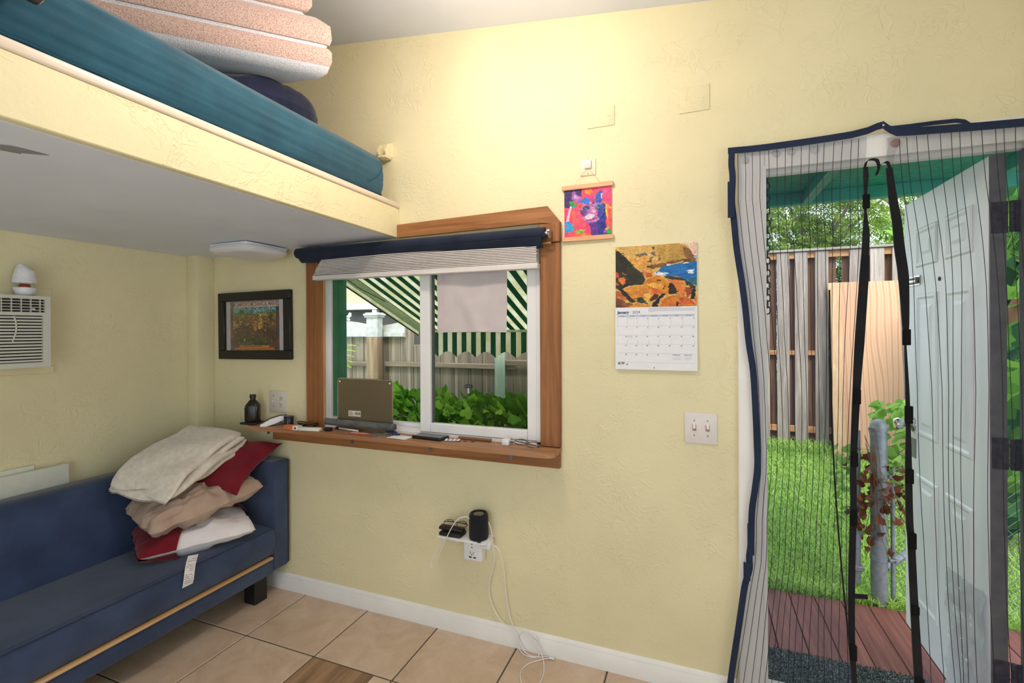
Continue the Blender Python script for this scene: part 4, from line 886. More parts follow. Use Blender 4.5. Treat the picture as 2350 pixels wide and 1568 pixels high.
def meshy(name, a, b, sc=900):
    t = NT(name); v = t.coords((1, 1, 1)); w1 = t.add('ShaderNodeTexVoronoi'); w1.inputs['Scale'].default_value = 230; t.l.new(v, w1.inputs['Vector'])
    t.set(t.ramp(w1.outputs['Distance'], [(.2, lin(a)), (.5, lin(b))]), .8, 0, .2, .3); t.bump(w1.outputs['Distance'], .5, .002); return t.m
M_PINK = meshy('pink_beige_mesh', (146, 118, 106), (196, 170, 160)); M_WMESH = meshy('white_mesh', (186, 188, 198), (214, 216, 224))
e1 = Vector((.717, .697, 0)); e2 = Vector((-.697, .717, 0)); A = Vector((1.503, -.55, 0))
def plan(inset, end, depth=.24):
    P0 = A + e1 * end; return [P0 + e2 * inset - e1 * inset * .6, P0 + Vector((-.19, .018, 0)) + e2 * -inset * .3 - e1 * inset, P0 + Vector((-.19, .018, 0)) - e1 * .10 + e2 * (depth - .20), P0 - e1 * 1.3 + e2 * depth, P0 - e1 * 1.3 + e2 * inset]
def block(rings, name, mat, par):
    """stack of plan outlines at rising heights, rounded corners"""
    m = MB(); n = None
    for ins, end, z in rings:
        pl = plan(ins, end); rp = []
        for i in range(len(pl)):
            p, a, b = pl[i], pl[i - 1], pl[(i + 1) % len(pl)]; da = (a - p); db = (b - p); r = min(.035, da.length * .4, db.length * .4)
            q0 = p + da.normalized() * r; q1 = p + db.normalized() * r
            for t in (0, .25, .5, .75, 1): rp.append(q0 * (1 - t) ** 2 + p * 2 * t * (1 - t) + q1 * t * t)
        o = len(m.v); n = len(rp); m.v += [Vector((q.x, q.y, z - .0 * q.x)) for q in rp]
        if o:
            for i in range(n): m.f.append((o - n + i, o - n + (i + 1) % n, o + (i + 1) % n, o + i))
    m.f.append(tuple(range(n - 1, -1, -1))); m.f.append(tuple(range(len(m.v) - n, len(m.v))))
    return obj(name, m, mat, par, True, 50)
Z = 2.475
u_ = block([(.045, -.01, Z), (.012, .0, Z + .012), (.0, .0, Z + .03)], 'underside', M_WMESH, ft)
block([(.0, .0, Z + .0305), (-.008, .004, Z + .05), (-.008, .004, Z + .085), (.0, .0, Z + .10)], 'fold_layer', M_PINK, ft)
block([(.006, -.004, Z + .1005), (.010, -.006, Z + .108), (.006, -.004, Z + .1155)], 'welt', M_WMESH, ft)
block([(.0, .0, Z + .116), (-.008, .004, Z + .14), (-.006, .0, Z + .19), (.02, -.03, Z + .225)], 'fold_layer', M_PINK, ft)
block([(.04, -.07, Z + .2255), (.04, -.06, Z + .235), (.045, -.07, Z + .25)], 'welt', M_WMESH, ft)
block([(.03, -.06, Z + .2505), (.02, -.05, Z + .27), (.02, -.05, Z + .34), (.04, -.07, Z + .36)], 'fold_layer', M_PINK, ft)
obj('navy_pillow', pillow(.22, .15, .10, lay(1.15, -.56, 2.395, 68, 0, 0), wr=.010, seed=7, flat=.75, pinch=0, rc=.3), fabric('navy_cotton', (24, 30, 54), (34, 42, 70), 500, .2, .85), smooth=True, angle=70, label='navy pillow under the folded foam mattress on the loft', cat='pillow', loc=(1.12, -.54, 2.31))
obj('brown_cushion', pillow(.30, .25, .085, lay(.75, -.75, 2.39, 45, 0, 0), wr=.008, seed=17, flat=.9), fabric('dark_brown_cotton', (48, 40, 38), None, 500, .2), smooth=True, angle=70, label='dark cushion behind the navy pillow on the loft', cat='cushion', loc=(.75, -.75, 2.31))
sp = thing('clip_speaker', 'dark cylinder with a mesh end clipped over the loft ledge', 'speaker', (1.47, -1.45, 2.2))
M_DK = plain('dark_brown_plastic', (40, 34, 36), .35)
ax = Vector((.10, .99, -.06)).normalized(); c0 = Vector((1.49, -1.575, 2.236))
obj('barrel', MB().cyl(c0, c0 + ax * .12, .05, n=28), M_DK, sp, True)
obj('grille', MB().lathe(c0 + ax * .12, [(.049, 0), (.046, .004), (.03, .008), (.002, .009)], 24, ax), meshy('brown_speaker_mesh', (36, 28, 26), (96, 66, 50)), sp, True)
obj('clamp', MB().tube([tuple(c0 + ax * .02), (1.455, -1.57, 2.18), (1.44, -1.575, 2.122)], .012, 10), M_DK, sp, True)
# ------------------------------------------------------------------ things on the walls
M_BLACKF = plain('black_frame_lacquer', (22, 22, 26), .35); M_PRINT = vcol('printed_picture', .45); M_PAPER = plain('white_paper', (234, 234, 240), .6, var=.01)
fr = thing('framed_print', 'black-framed colour print of a battle scene on the back wall', 'picture', (.44, -.01, 1.3))
FM = Matrix.Translation((.44, 0, 1.494)) @ Matrix.Rotation(-.012, 4, 'Y') @ Matrix.Translation((-.44, 0, -1.494))
x0, x1, z0, z1, fw = .158, .724, 1.297, 1.691, .052
for a, b, c, dd in ((x0, x1, z1 - fw, z1), (x0, x1, z0, z0 + fw), (x0, x0 + fw, z0 + fw, z1 - fw), (x1 - fw, x1, z0 + fw, z1 - fw)):
    obj('frame_side', MB().rbox(a, b, -.026, -.001, c, dd, .003, 1).tf(FM), M_BLACKF, fr, True)
obj('mat_board', MB().box(x0 + fw - .002, x1 - fw + .002, -.012, -.01, z0 + fw - .002, z1 - fw + .002).tf(FM), plain('grey_white_mount', (206, 204, 204), .6), fr)
p = Paint(120, 108, (150, 118, 66), 5)
p.poly([(0, 0), (1, 0), (1, .34), (0, .34)], (126, 176, 186), (98, 150, 172), warp=.02)
p.poly([(0, .25), (.3, .2), (.55, .24), (1, .18), (1, .5), (0, .5)], (70, 112, 84), (118, 140, 70), warp=.04)
p.poly([(.0, .3), (.5, .26), (1, .24), (1, 1), (0, 1)], (176, 128, 52), (118, 112, 44), warp=.05)
p.poly([(.05, .42), (.5, .36), (.95, .38), (1, 1), (0, 1)], (62, 50, 36), (178, 118, 58), warp=.3, fr=14, fs=(34, 34))
p.poly([(.0, .55), (.4, .5), (.7, .6), (1, .5), (1, 1), (0, 1)], (48, 44, 36), (128, 74, 48), warp=.35, fr=18, fs=(46, 46))
p.poly([(.2, .75), (.6, .7), (.8, .8), (.7, .95), (.25, .95)], (86, 92, 38), (46, 48, 28), warp=.3, fr=14)
for cx, cy, rx, ry, c in ((.48, .42, .04, .12, (150, 96, 60)), (.52, .52, .03, .1, (196, 132, 84)), (.62, .45, .05, .14, (196, 150, 66)), (.84, .34, .04, .1, (60, 56, 44)), (.24, .2, .04, .04, (52, 74, 44)), (.24, .26, .008, .05, (60, 60, 44)), (.12, .5, .05, .05, (184, 140, 84)), (.8, .62, .08, .06, (84, 40, 34))):
    p.disc(cx, cy, rx, ry, c, warp=.06, fr=12)
p.strokes(900, .02, .008, .6, None, 3)
for xa in (0, .94): p.poly([(xa, .12), (xa + .06, .12), (xa + .06, 1), (xa, 1)], (44, 56, 92), (150, 60, 52), warp=.02, fs=(30, 12))
p.poly([(0, 0), (1, 0), (1, .012), (0, .012)], (30, 30, 34), warp=0).poly([(.1, .015), (.985, .015), (.985, .125), (.1, .125)], (222, 212, 196), warp=0)
p.disc(.05, .07, .045, .06, (150, 104, 66), (92, 62, 44), warp=.01)
p.poly([(.18, .895), (.8, .895), (.8, .945), (.18, .945)], (214, 140, 58), warp=.005).poly([(.08, .945), (.9, .945), (.9, .99), (.08, .99)], (206, 124, 48), warp=.005)
p.grain(.25, (70, 70))
p.build('print', FM @ WALLM(.246, -.0125, 1.637), .386, .288, M_PRINT, fr)
M_RED = plain('red_ink', (168, 44, 48), .6, var=.02); M_BROWNINK = plain('brown_ink', (92, 34, 20), .6, var=.02)
text('print_title', "CAMPION'S MECHANICAL MARVEL", .0345, FM @ WALLM(.288, -.0128, 1.607), M_RED, fr, sx=.635, bold=.0006)
text('print_caption', 'THE CHARGE OF SAN JUAN HILL', .0155, FM @ WALLM(.318, -.0128, 1.3675), M_BROWNINK, fr, sx=.80)
m = MB()
for k in range(46):
    if k % 7 != 3: m.box(.285 + k * .0066, .2905 + k * .0066, -.0129, -.0126, 1.3555 + .001 * (k % 3), 1.3575 + .001 * (k % 2))
obj('caption_fine_print', m.tf(FM), M_BROWNINK, fr, kind='stuff')
obj('glazing', MB().box(x0 + fw, x1 - fw, -.018, -.0165, z0 + fw, z1 - fw).tf(FM), M_GLASS, fr)

# window air conditioner with its painted boards
ac = thing('air_conditioner', 'white window air conditioner built into the yellow wall', 'air conditioner', (.05, -1.1, 1.3))
M_AC = plain('ivory_plastic', (214, 213, 204), .45, var=.015); M_ACD = plain('dark_vent_recess', (62, 58, 52), .8)
obj('housing', MB().rbox(0, .086, -1.40, -.795, 1.302, 1.622, .008, 2), M_AC, ac, True)
obj('front_rim', MB().box(.086, .10, -1.40, -.795, 1.606, 1.621).box(.086, .10, -1.40, -.795, 1.533, 1.548).box(.086, .10, -1.40, -.795, 1.303, 1.325).box(.086, .10, -.822, -.795, 1.325, 1.533).box(.086, .10, -.815, -.795, 1.548, 1.606), M_AC, ac)
obj('vent_recess', MB().box(.0865, .0875, -1.38, -.815, 1.548, 1.606).box(.0865, .0875, -1.38, -.822, 1.325, 1.533), M_ACD, ac)
for k in range(4): obj('louver', MB().box(.089, .098, -1.38, -.8155, 1.556 + k * .0128, 1.559 + k * .0128), M_AC, ac)
for y in (-.83, -.862, -.894, -.926, -.958): obj('louver_divider', MB().box(.088, .097, y - .0012, y + .0012, 1.5485, 1.6055), M_AC, ac)
obj('louver_tab', MB().cyl((.097, -.857, 1.561), (.106, -.857, 1.561), .005, n=10), M_AC, ac, True)
for k in range(15): obj('grille_slat', MB().rbox(.089, .0985, -1.38, -.8225, 1.3285 + k * .0137, 1.3285 + k * .0137 + .0082, .001, 1), M_AC, ac)
obj('grille_curve', MB().tube(catmull([(.1, -.921, 1.53), (.1, -.914, 1.50), (.1, -.914, 1.46), (.1, -.925, 1.42)], 5), .003, 6), M_AC, ac, True)
at = thing('air_conditioner_trim', 'yellow painted boards above and below the air conditioner', 'trim board', (.01, -1.1, 1.27))
obj('board', MB().rbox(0, .012, -1.5, -.742, 1.268, 1.301, .002, 1), M_WALL, at)
obj('board', MB().rbox(0, .010, -1.5, -.748, 1.6225, 1.662, .002, 1), M_WALL, at)
wl = thing('egg_lamp', 'white two-part egg-shaped night lamp with a red centre on the air conditioner', 'night lamp', (.048, -.862, 1.622))
C_ = (.048, -.862, 1.6225)
obj('base_bowl', MB().lathe(C_, [(.024, 0), (.031, .004), (.037, .016), (.039, .032), (.037, .036), (.03, .034)], 28), plain('white_gloss', (232, 233, 238), .3), wl, True)
obj('red_core', MB().lathe((C_[0], C_[1], C_[2] + .034), [(.019, 0), (.019, .011), (.014, .0185)], 20), plain('brick_red', (150, 56, 40), .5), wl, True)
m = MB().lathe((C_[0], C_[1], C_[2] + .0525), [(.034, 0), (.041, .004), (.041, .012), (.038, .035), (.033, .06), (.026, .08), (.018, .088)], 28)
for v in m.v:
    if v.z > C_[2] + .115: v.z -= max(0, (v.x + v.y * .9 - (C_[0] + C_[1] * .9)) * .35 + .004)
obj('shade', m, plain('white_gloss', (232, 233, 238), .3), wl, True)

fx = thing('flush_light', 'white rounded-square ceiling light under the loft', 'ceiling light', (.6, -.19, 1.86))
M_OPAL = plain('opal_plastic', (226, 226, 230), .3, var=.01)
obj('base_plate', MB().rbox(.478, .742, -.318, -.054, 1.899, 1.915, .012, 3), M_TRIMW, fx, True)
m = MB()
prs = [(.132, 1.902), (.150, 1.897), (.154, 1.885), (.148, 1.876), (.144, 1.873), (.136, 1.866), (.131, 1.8645), (.09, 1.853), (.03, 1.849)]
for r, z in prs:
    o = len(m.v); n = 36
    for j in range(n):
        a = 2 * PI * j / n; c_, s_ = math.cos(a), math.sin(a); e = 4.2 if r > .1 else 2.5
        q = (abs(c_) ** e + abs(s_) ** e) ** (-1 / e); m.v.append(Vector((.61 + r * q * c_, -.186 + r * q * s_, z)))
    if o:
        for j in range(n): m.f.append((o - n + j, o - n + (j + 1) % n, o + (j + 1) % n, o + j))
m.f.append(tuple(range(len(m.v) - 36, len(m.v))))
obj('diffuser', m, M_OPAL, fx, True, 50)

M_PLATE = plain('almond_plate', (214, 208, 198), .4, var=.02); M_SLOT = plain('dark_slot', (46, 42, 40), .6); M_WPL = plain('white_plastic', (236, 236, 240), .35, var=.01)
def duplex(par, x, z, mat):
    for dz in (.02, -.02):
        r = obj('receptacle', MB().rbox(x - .016, x + .016, -.0085, -.006, z + dz - .015, z + dz + .015, .006, 2), mat, par, True)
        obj('slots', MB().box(x - .007, x - .005, -.0092, -.0085, z + dz - .002, z + dz + .007).box(x + .005, x + .007, -.0092, -.0085, z + dz - .002, z + dz + .007).cyl((x, -.0092, z + dz - .008), (x, -.0085, z + dz - .008), .0025, n=8), M_SLOT, r)
op = thing('outlet_plate', 'beige wall plate with one switch and a double socket by the bottle', 'wall plate', (.61, 0, .995))
obj('plate', MB().rbox(.546, .675, -.006, 0, .998, 1.121, .003, 2), M_PLATE, op, True)
duplex(op, .641, 1.06, M_PLATE)
obj('toggle', MB().rbox(.574, .584, -.016, -.006, 1.052, 1.066, .002, 1), M_PLATE, op)
for z in (1.09, 1.03): obj('screw', MB().cyl((.579, -.0072, z), (.579, -.006, z), .003, n=8), M_STEEL, op)
sw = thing('switch_plate', 'pinkish-white double light switch plate beside the doorway', 'wall plate', (2.855, 0, 1.0))
obj('plate', MB().rbox(2.795, 2.917, -.006, 0, 1.001, 1.126, .003, 2), plain('pinkish_white_plate', (226, 218, 216), .4, var=.015), sw, True)
for x in (2.832, 2.882):
    t = obj('toggle', MB().rbox(x - .005, x + .005, -.017, -.006, 1.062, 1.082, .002, 1), M_WPL, sw)
    obj('toggle_slot', MB().box(x - .007, x + .007, -.0066, -.006, 1.052, 1.078), plain('rust_edge', (168, 132, 112), .6), t)
    for z in (1.094, 1.034): obj('screw', MB().cyl((x, -.0072, z), (x, -.006, z), .003, n=8), M_STEEL, sw)
for nm, lab, (a, b, c, dd) in (('blank_plate', 'yellow painted blank cover plate above the cat picture', (2.402, 2.519, 2.335, 2.422)), ('blank_plate', 'yellow painted blank cover plate higher up nearer the doorway', (2.779, 2.894, 2.337, 2.44))):
    t = thing(nm, lab, 'cover plate', ((a + b) / 2, 0, c), 'painted-over blank plates')
    obj('plate', MB().rbox(a, b, -.004, 0, c, dd, .002, 2), M_WALL, t, True)
    for x in (a + .025, b - .025): obj('screw', MB().cyl((x, -.0068, (c + dd) / 2), (x, -.006, (c + dd) / 2), .003, n=8), M_WALL, t)
pj = thing('phone_jack', 'small cream phone jack plate with a clear hook above the cat picture', 'wall plate', (2.404, 0, 2.13))
obj('plate', MB().rbox(2.37, 2.438, -.006, 0, 2.132, 2.204, .003, 2), plain('cream_plate', (240, 228, 196), .4), pj, True)
obj('hook', MB().rbox(2.388, 2.42, -.016, -.006, 2.160, 2.198, .004, 2), plain('milky_hook', (232, 232, 232), .15), pj, True)
for z in (2.139, 2.2): obj('screw', MB().cyl((2.404, -.008, z), (2.404, -.006, z), .003, n=8), M_STEEL, pj)
# cat wall hanging
ct = thing('cat_hanging', 'small rainbow-coloured cat picture hung from wooden rails', 'picture', (2.4, -.01, 1.85))
M_RAIL = wood('pale_rail', (214, 160, 116), (238, 190, 150), 'X', .5, 1.5, knots=False, bump=.05)
for z in (2.074, 1.848): obj('rail', MB().rbox(2.289, 2.514, -.016, -.002, z, z + .02, .002, 1), M_RAIL, ct, True)
obj('string', MB().tube([(2.345, -.009, 2.094), (2.402, -.012, 2.166), (2.46, -.009, 2.094)], .0009, 5), plain('beige_string', (214, 190, 150), .8), ct)
p = Paint(104, 106, (214, 60, 120), 31)
q = lambda *c: [((x - 55) / 645, (y - (175 - 80 * (x - 55) / 645)) / (630 + 25 * (x - 55) / 645)) for x, y in c]
p.poly(q((55, 90), (705, 90), (705, 810), (55, 810)), (232, 62, 120), (240, 112, 80), warp=0, fs=(6, 6))
p.poly(q((50, 90), (300, 90), (295, 250), (170, 310), (130, 400), (50, 410)), (46, 34, 92), (78, 48, 118), fs=(20, 20))
p.poly(q((295, 150), (560, 90), (560, 160), (500, 240), (420, 270), (310, 260)), (232, 60, 130), (244, 92, 92)).poly(q((350, 150), (420, 130), (440, 190), (400, 225), (350, 200)), (250, 170, 50), (246, 120, 60))
p.poly(q((580, 95), (705, 90), (705, 380), (640, 340), (585, 280)), (236, 72, 110), (226, 90, 160)).poly(q((610, 350), (705, 380), (705, 560), (640, 590), (612, 470)), (248, 150, 60), (250, 196, 70), warp=.1)
p.poly(q((640, 400), (705, 420), (705, 600), (650, 610)), (232, 60, 120), (244, 110, 70), warp=.1)
p.poly(q((370, 590), (470, 580), (560, 470), (560, 350), (600, 340), (625, 480), (640, 660), (700, 700), (700, 760), (420, 770), (430, 660)), (40, 38, 120), (60, 70, 160), fs=(24, 24))
p.poly(q((400, 610), (500, 600), (540, 770), (430, 780)), (112, 62, 150), (86, 52, 140), fs=(20, 20))
p.poly(q((150, 285), (160, 200), (190, 180), (225, 205), (270, 245), (320, 300), (290, 340), (200, 330)), (140, 84, 160), (184, 120, 190)).poly(q((185, 270), (195, 215), (240, 250), (245, 285)), (206, 160, 210), (176, 120, 190), warp=.03)
p.poly(q((490, 290), (495, 220), (540, 165), (575, 165), (580, 215), (575, 280), (545, 340), (500, 330)), (50, 120, 206), (70, 80, 180)).poly(q((555, 200), (582, 195), (570, 290)), (236, 196, 180), warp=.02)
p.poly(q((270, 330), (330, 310), (400, 320), (470, 300), (540, 330), (585, 350), (600, 440), (545, 540), (480, 590), (400, 600), (350, 570), (290, 500), (262, 420)), (150, 92, 170), (186, 128, 192), fs=(16, 16))
p.poly(q((500, 340), (590, 350), (600, 450), (545, 540), (500, 500), (520, 430)), (72, 62, 160), (40, 120, 200), fs=(14, 14), warp=.03)
p.poly(q((400, 320), (445, 300), (470, 400), (500, 450), (470, 470), (430, 440), (405, 380)), (226, 170, 200), (196, 130, 180), warp=.03)
p.poly(q((425, 250), (470, 240), (475, 330), (435, 350)), (150, 60, 140), (190, 70, 150), warp=.04)
p.poly(q((262, 430), (330, 420), (390, 450), (330, 510), (280, 490)), (84, 50, 120), (120, 74, 150), fs=(22, 22), warp=.03)
p.poly(q((330, 520), (400, 470), (470, 480), (480, 510), (440, 540), (370, 560)), (236, 206, 222), (212, 170, 206), warp=.03).poly(q((350, 560), (480, 535), (530, 545), (490, 585), (400, 595)), (214, 130, 190), (190, 100, 170), warp=.03)
p.poly(q((360, 555), (440, 545), (500, 522), (505, 532), (440, 556), (365, 568)), (70, 36, 100), warp=0).poly(q((470, 460), (510, 450), (515, 480), (485, 500)), (222, 110, 150), warp=.02)
p.poly(q((310, 400), (340, 375), (385, 378), (402, 405), (360, 422), (320, 418)), (36, 26, 70), warp=.01).disc(*q((357, 398))[0], .032, .024, (90, 170, 190), warp=0).disc(*q((357, 398))[0], .012, .02, (10, 10, 24), warp=0)
p.poly(q((490, 390), (510, 355), (545, 365), (545, 405), (515, 425)), (30, 30, 80), warp=.01).disc(*q((520, 388))[0], .026, .03, (80, 200, 150), warp=0).disc(*q((522, 388))[0], .009, .022, (8, 10, 20), warp=0)
for k in range(4): p.poly(q((395 + k * 20, 330), (402 + k * 20, 328), (412 + k * 16, 375), (408 + k * 16, 376)), (72, 36, 110), warp=0)
p.poly(q((120, 310), (160, 305), (235, 345), (215, 380), (170, 385), (130, 340)), (60, 170, 70), (40, 130, 80)).poly(q((155, 385), (205, 380), (180, 420)), (40, 150, 210), warp=.03)
p.disc(*q((272, 378))[0], .06, .055, (240, 120, 80), (236, 80, 80)).disc(*q((272, 378))[0], .02, .02, (210, 60, 90), warp=0).disc(*q((352, 298))[0], .085, .06, (40, 140, 220), (60, 100, 210), warp=.1)
p.poly(q((135, 370), (160, 390), (110, 590), (70, 600)), (240, 216, 216), (226, 180, 200), warp=.03)
p.poly(q((150, 430), (250, 430), (330, 540), (370, 620), (300, 680), (170, 600)), (244, 110, 90), (236, 70, 130), fs=(14, 14), warp=.08)
p.poly(q((60, 600), (110, 580), (175, 600), (190, 680), (150, 740), (70, 730)), (40, 140, 216), (50, 170, 230), warp=.1).disc(*q((84, 642))[0], .028, .025, (220, 60, 120), warp=.02).disc(*q((150, 690))[0], .03, .028, (70, 170, 110), warp=.02)
p.poly(q((205, 740), (240, 690), (350, 680), (340, 710), (270, 745)), (250, 190, 60), (80, 180, 90), warp=.05).poly(q((150, 780), (220, 745), (420, 740), (430, 780), (200, 805)), (236, 60, 120), (246, 140, 60), warp=.05)
p.poly(q((600, 690), (660, 625), (680, 660), (640, 700)), (70, 180, 80), (250, 160, 70), warp=.05).disc(*q((665, 715))[0], .05, .04, (60, 170, 90), warp=.05).disc(*q((610, 712))[0], .035, .03, (170, 80, 190), warp=.05)
p.strokes(500, .012, .007, .22, None, 5).grain(.5, (104, 106))
p.build('canvas', WALLM(2.2985, -.0065, 2.0755), .207, .209, M_PRINT, ct)
obj('canvas_back', MB().box(2.2985, 2.5055, -.0062, -.004, 1.866, 2.0755), M_PAPER, ct)
# calendar
cl = thing('wall_calendar', 'wall calendar open at January under a rocky coast painting', 'calendar', (2.68, -.01, 1.293))
obj('backing_pages', MB().rbox(2.521, 2.845, -.007, -.0015, 1.294, 1.812, .001, 1), M_PAPER, cl)
p = Paint(176, 138, (206, 164, 92), 77)
q = lambda *c: [((x - 15) / 1075, (y - (78 - 70 * (x - 15) / 1075)) / (800 + 50 * (x - 15) / 1075)) for x, y in c]
p.poly(q((0, 0), (1100, 0), (1100, 900), (0, 900)), (206, 164, 92), (222, 180, 104), warp=0, fs=(10, 14))
p.poly(q((820, 0), (1100, -10), (1100, 190), (1060, 180), (1000, 100), (940, 40)), (236, 204, 186), (226, 186, 170), warp=.02).poly(q((1030, 180), (1100, 180), (1100, 230), (1060, 230)), (150, 160, 190), warp=.02)
p.poly(q((560, 60), (830, 20), (960, 60), (1000, 110), (1080, 230), (1080, 265), (960, 260), (700, 290), (600, 250)), (200, 160, 78), (178, 142, 74), fs=(14, 8), warp=.03)
p.poly(q((900, 60), (990, 90), (1060, 200), (1085, 250), (1030, 260), (930, 190)), (118, 82, 56), (158, 116, 70), fs=(16, 10), warp=.05)
p.poly(q((690, 260), (900, 235), (1080, 230), (1080, 268), (900, 275), (720, 305)), (96, 66, 46), (140, 96, 62), fs=(24, 14), warp=.05)
p.poly(q((180, 230), (380, 200), (560, 230), (640, 290), (500, 370), (340, 370), (240, 320)), (226, 170, 88), (206, 150, 74), fs=(16, 12), warp=.05)
for c in (((480, 150), (560, 130), (590, 200), (520, 170)), ((490, 220), (530, 200), (520, 290), (490, 280)), ((600, 180), (630, 230), (610, 280)), ((270, 170), (440, 150), (460, 185), (300, 190)), ((390, 310), (420, 310), (410, 340))): p.poly(q(*c), (92, 92, 88), (116, 108, 90), warp=.05)
p.poly(q((440, 340), (640, 280), (710, 300), (690, 330), (560, 350), (480, 380)), (92, 66, 48), (132, 96, 62), fs=(20, 14), warp=.05)
p.poly(q((560, 420), (640, 340), (880, 290), (1100, 265), (1100, 600), (960, 510), (700, 460)), (30, 98, 168), (46, 122, 190), fs=(6, 26), warp=.03)
p.poly(q((1000, 480), (1100, 470), (1100, 600), (1020, 560)), (40, 116, 140), (50, 96, 110), warp=.03)
p.poly(q((540, 420), (600, 400), (720, 430), (700, 455), (560, 450)), (232, 228, 232), (150, 180, 210), warp=.06, fr=14).poly(q((970, 400), (1020, 375), (1040, 410), (1000, 418)), (216, 226, 238), warp=.08, fr=16).poly(q((860, 285), (990, 275), (990, 290), (880, 298)), (206, 222, 236), warp=.04, fr=16).poly(q((700, 305), (760, 295), (760, 308), (705, 318)), (214, 222, 230), warp=.03)
p.poly(q((350, 360), (470, 350), (550, 430), (530, 470), (430, 490)), (196, 128, 66), (216, 160, 84), warp=.06).poly(q((420, 420), (520, 420), (510, 470), (430, 490)), (190, 88, 54), warp=.05)
p.poly(q((0, 100), (60, 140), (180, 240), (260, 330), (380, 420), (430, 500), (390, 570), (200, 590), (100, 640), (0, 620)), (42, 40, 32), (58, 56, 40), fs=(8, 8), warp=.03)
p.poly(q((0, 400), (50, 420), (60, 480), (20, 500)), (186, 60, 56), (200, 90, 60), warp=.04).poly(q((55, 490), (130, 480), (150, 540), (120, 590), (70, 545)), (206, 104, 48), (224, 136, 70), warp=.05).poly(q((95, 400), (150, 440), (120, 440)), (190, 110, 80), warp=.02).poly(q((10, 540), (60, 580), (20, 590)), (196, 90, 60), warp=.03)
p.poly(q((390, 570), (460, 490), (560, 455), (640, 470), (730, 540), (740, 700), (560, 690), (440, 620)), (214, 138, 48), (196, 116, 44), fs=(10, 12), warp=.03).poly(q((440, 590), (520, 550), (660, 590), (640, 640), (520, 620)), (238, 184, 84), (224, 156, 60), warp=.05)
p.poly(q((690, 480), (820, 465), (920, 490), (940, 560), (940, 740), (860, 700), (780, 560)), (208, 112, 56), (226, 142, 66), fs=(12, 8), warp=.03)
p.poly(q((940, 600), (1040, 610), (1020, 700), (960, 760)), (168, 84, 52), (140, 64, 44), warp=.04)
p.poly(q((650, 460), (740, 455), (900, 480), (940, 500), (1080, 600), (1080, 640), (960, 580), (930, 520), (700, 490)), (44, 56, 52), (60, 60, 48), warp=.04)
p.poly(q((740, 540), (790, 560), (840, 640), (865, 690), (740, 705), (730, 600)), (34, 30, 28), (52, 40, 32), warp=.03).poly(q((560, 510), (620, 500), (640, 520), (590, 530)), (70, 48, 36), warp=.03).poly(q((650, 640), (680, 590), (670, 640)), (60, 44, 36), warp=.02)
p.poly(q((1040, 630), (1090, 640), (1060, 760), (1000, 770)), (32, 32, 32), warp=.03).poly(q((1060, 730), (1100, 720), (1100, 840), (1060, 800)), (224, 120, 60), warp=.03)
p.poly(q((130, 640), (250, 590), (420, 590), (560, 630), (640, 690), (480, 800), (330, 800), (240, 760)), (216, 148, 56), (198, 122, 48), fs=(8, 14), warp=.03).poly(q((400, 700), (470, 680), (510, 720), (460, 810), (420, 780)), (240, 206, 120), (226, 170, 80), warp=.05).poly(q((450, 600), (600, 640), (650, 690), (540, 690)), (206, 92, 52), (220, 130, 60), warp=.04)
p.poly(q((50, 620), (130, 650), (230, 740), (300, 800), (240, 820), (120, 740)), (36, 34, 30), (50, 46, 36), warp=.03).poly(q((310, 745), (380, 740), (460, 830), (380, 820), (310, 800)), (58, 64, 46), (44, 46, 36), warp=.03).poly(q((480, 780), (540, 690), (600, 710), (580, 760), (500, 800)), (96, 48, 36), (60, 36, 30), warp=.04).poly(q((500, 860), (640, 690), (700, 690), (620, 770), (590, 880)), (42, 34, 30), warp=.03)
p.poly(q((610, 870), (640, 790), (720, 730), (860, 710), (1000, 760), (1080, 840), (1080, 880)), (214, 136, 52), (196, 100, 40), fs=(8, 10), warp=.03).poly(q((840, 730), (1000, 770), (1080, 840), (900, 820)), (190, 72, 40), (214, 104, 50), warp=.04).poly(q((830, 800), (860, 810), (850, 870), (830, 860)), (50, 38, 34), warp=.02)
p.poly(q((0, 650), (70, 670), (180, 760), (120, 780), (0, 720)), (206, 116, 60), (180, 90, 50), warp=.05).poly(q((0, 720), (120, 780), (280, 830), (200, 890), (0, 890)), (78, 58, 42), (160, 88, 50), fs=(20, 12), warp=.06).poly(q((200, 860), (300, 820), (480, 830), (480, 890), (220, 890)), (216, 150, 60), (200, 120, 50), warp=.04)
p.strokes(900, .022, .006, .13, -.2, 9).grain(.28, (90, 70))
p.build('painting', WALLM(2.522, -.0075, 1.811), .322, .257, M_PRINT, cl)
pg = obj('month_page', MB().slab(lambda u, v: (2.5205 + .325 * u, -.0085 - .004 * v * v, 1.553 - .26 * v), 8, 12, (0, .0008, 0)), M_PAPER, cl, True)
K = .325 / 858; cx_ = lambda a: 2.5205 + (a - 60) * K; cz_ = lambda b: 1.553 - (b - 75) * .26 / 652; cyy = lambda b: -.0088 - .004 * ((b - 75) / 652) ** 2
M_NAVYI = plain('navy_ink', (58, 76, 124), .6, var=0); M_GREYI = plain('pale_grid_ink', (168, 174, 190), .6, var=0); M_BAND = plain('lavender_band', (196, 202, 222), .6, var=0)
Wt = lambda a, b: WALLM(cx_(a), cyy(b), cz_(b))
text('month_name', 'January', .0158, Wt(84, 138), M_NAVYI, pg, bold=.0007); text('year', '2024', .0158, Wt(246, 138), M_NAVYI, pg)
obj('weekday_band', MB().box(cx_(85), cx_(890), cyy(165), cyy(165) + .0002, cz_(175), cz_(152)), M_BAND, pg)
colx = [85, 190, 302, 418, 533, 652, 772, 890]; rowz = [178, 270, 365, 460, 555, 650]
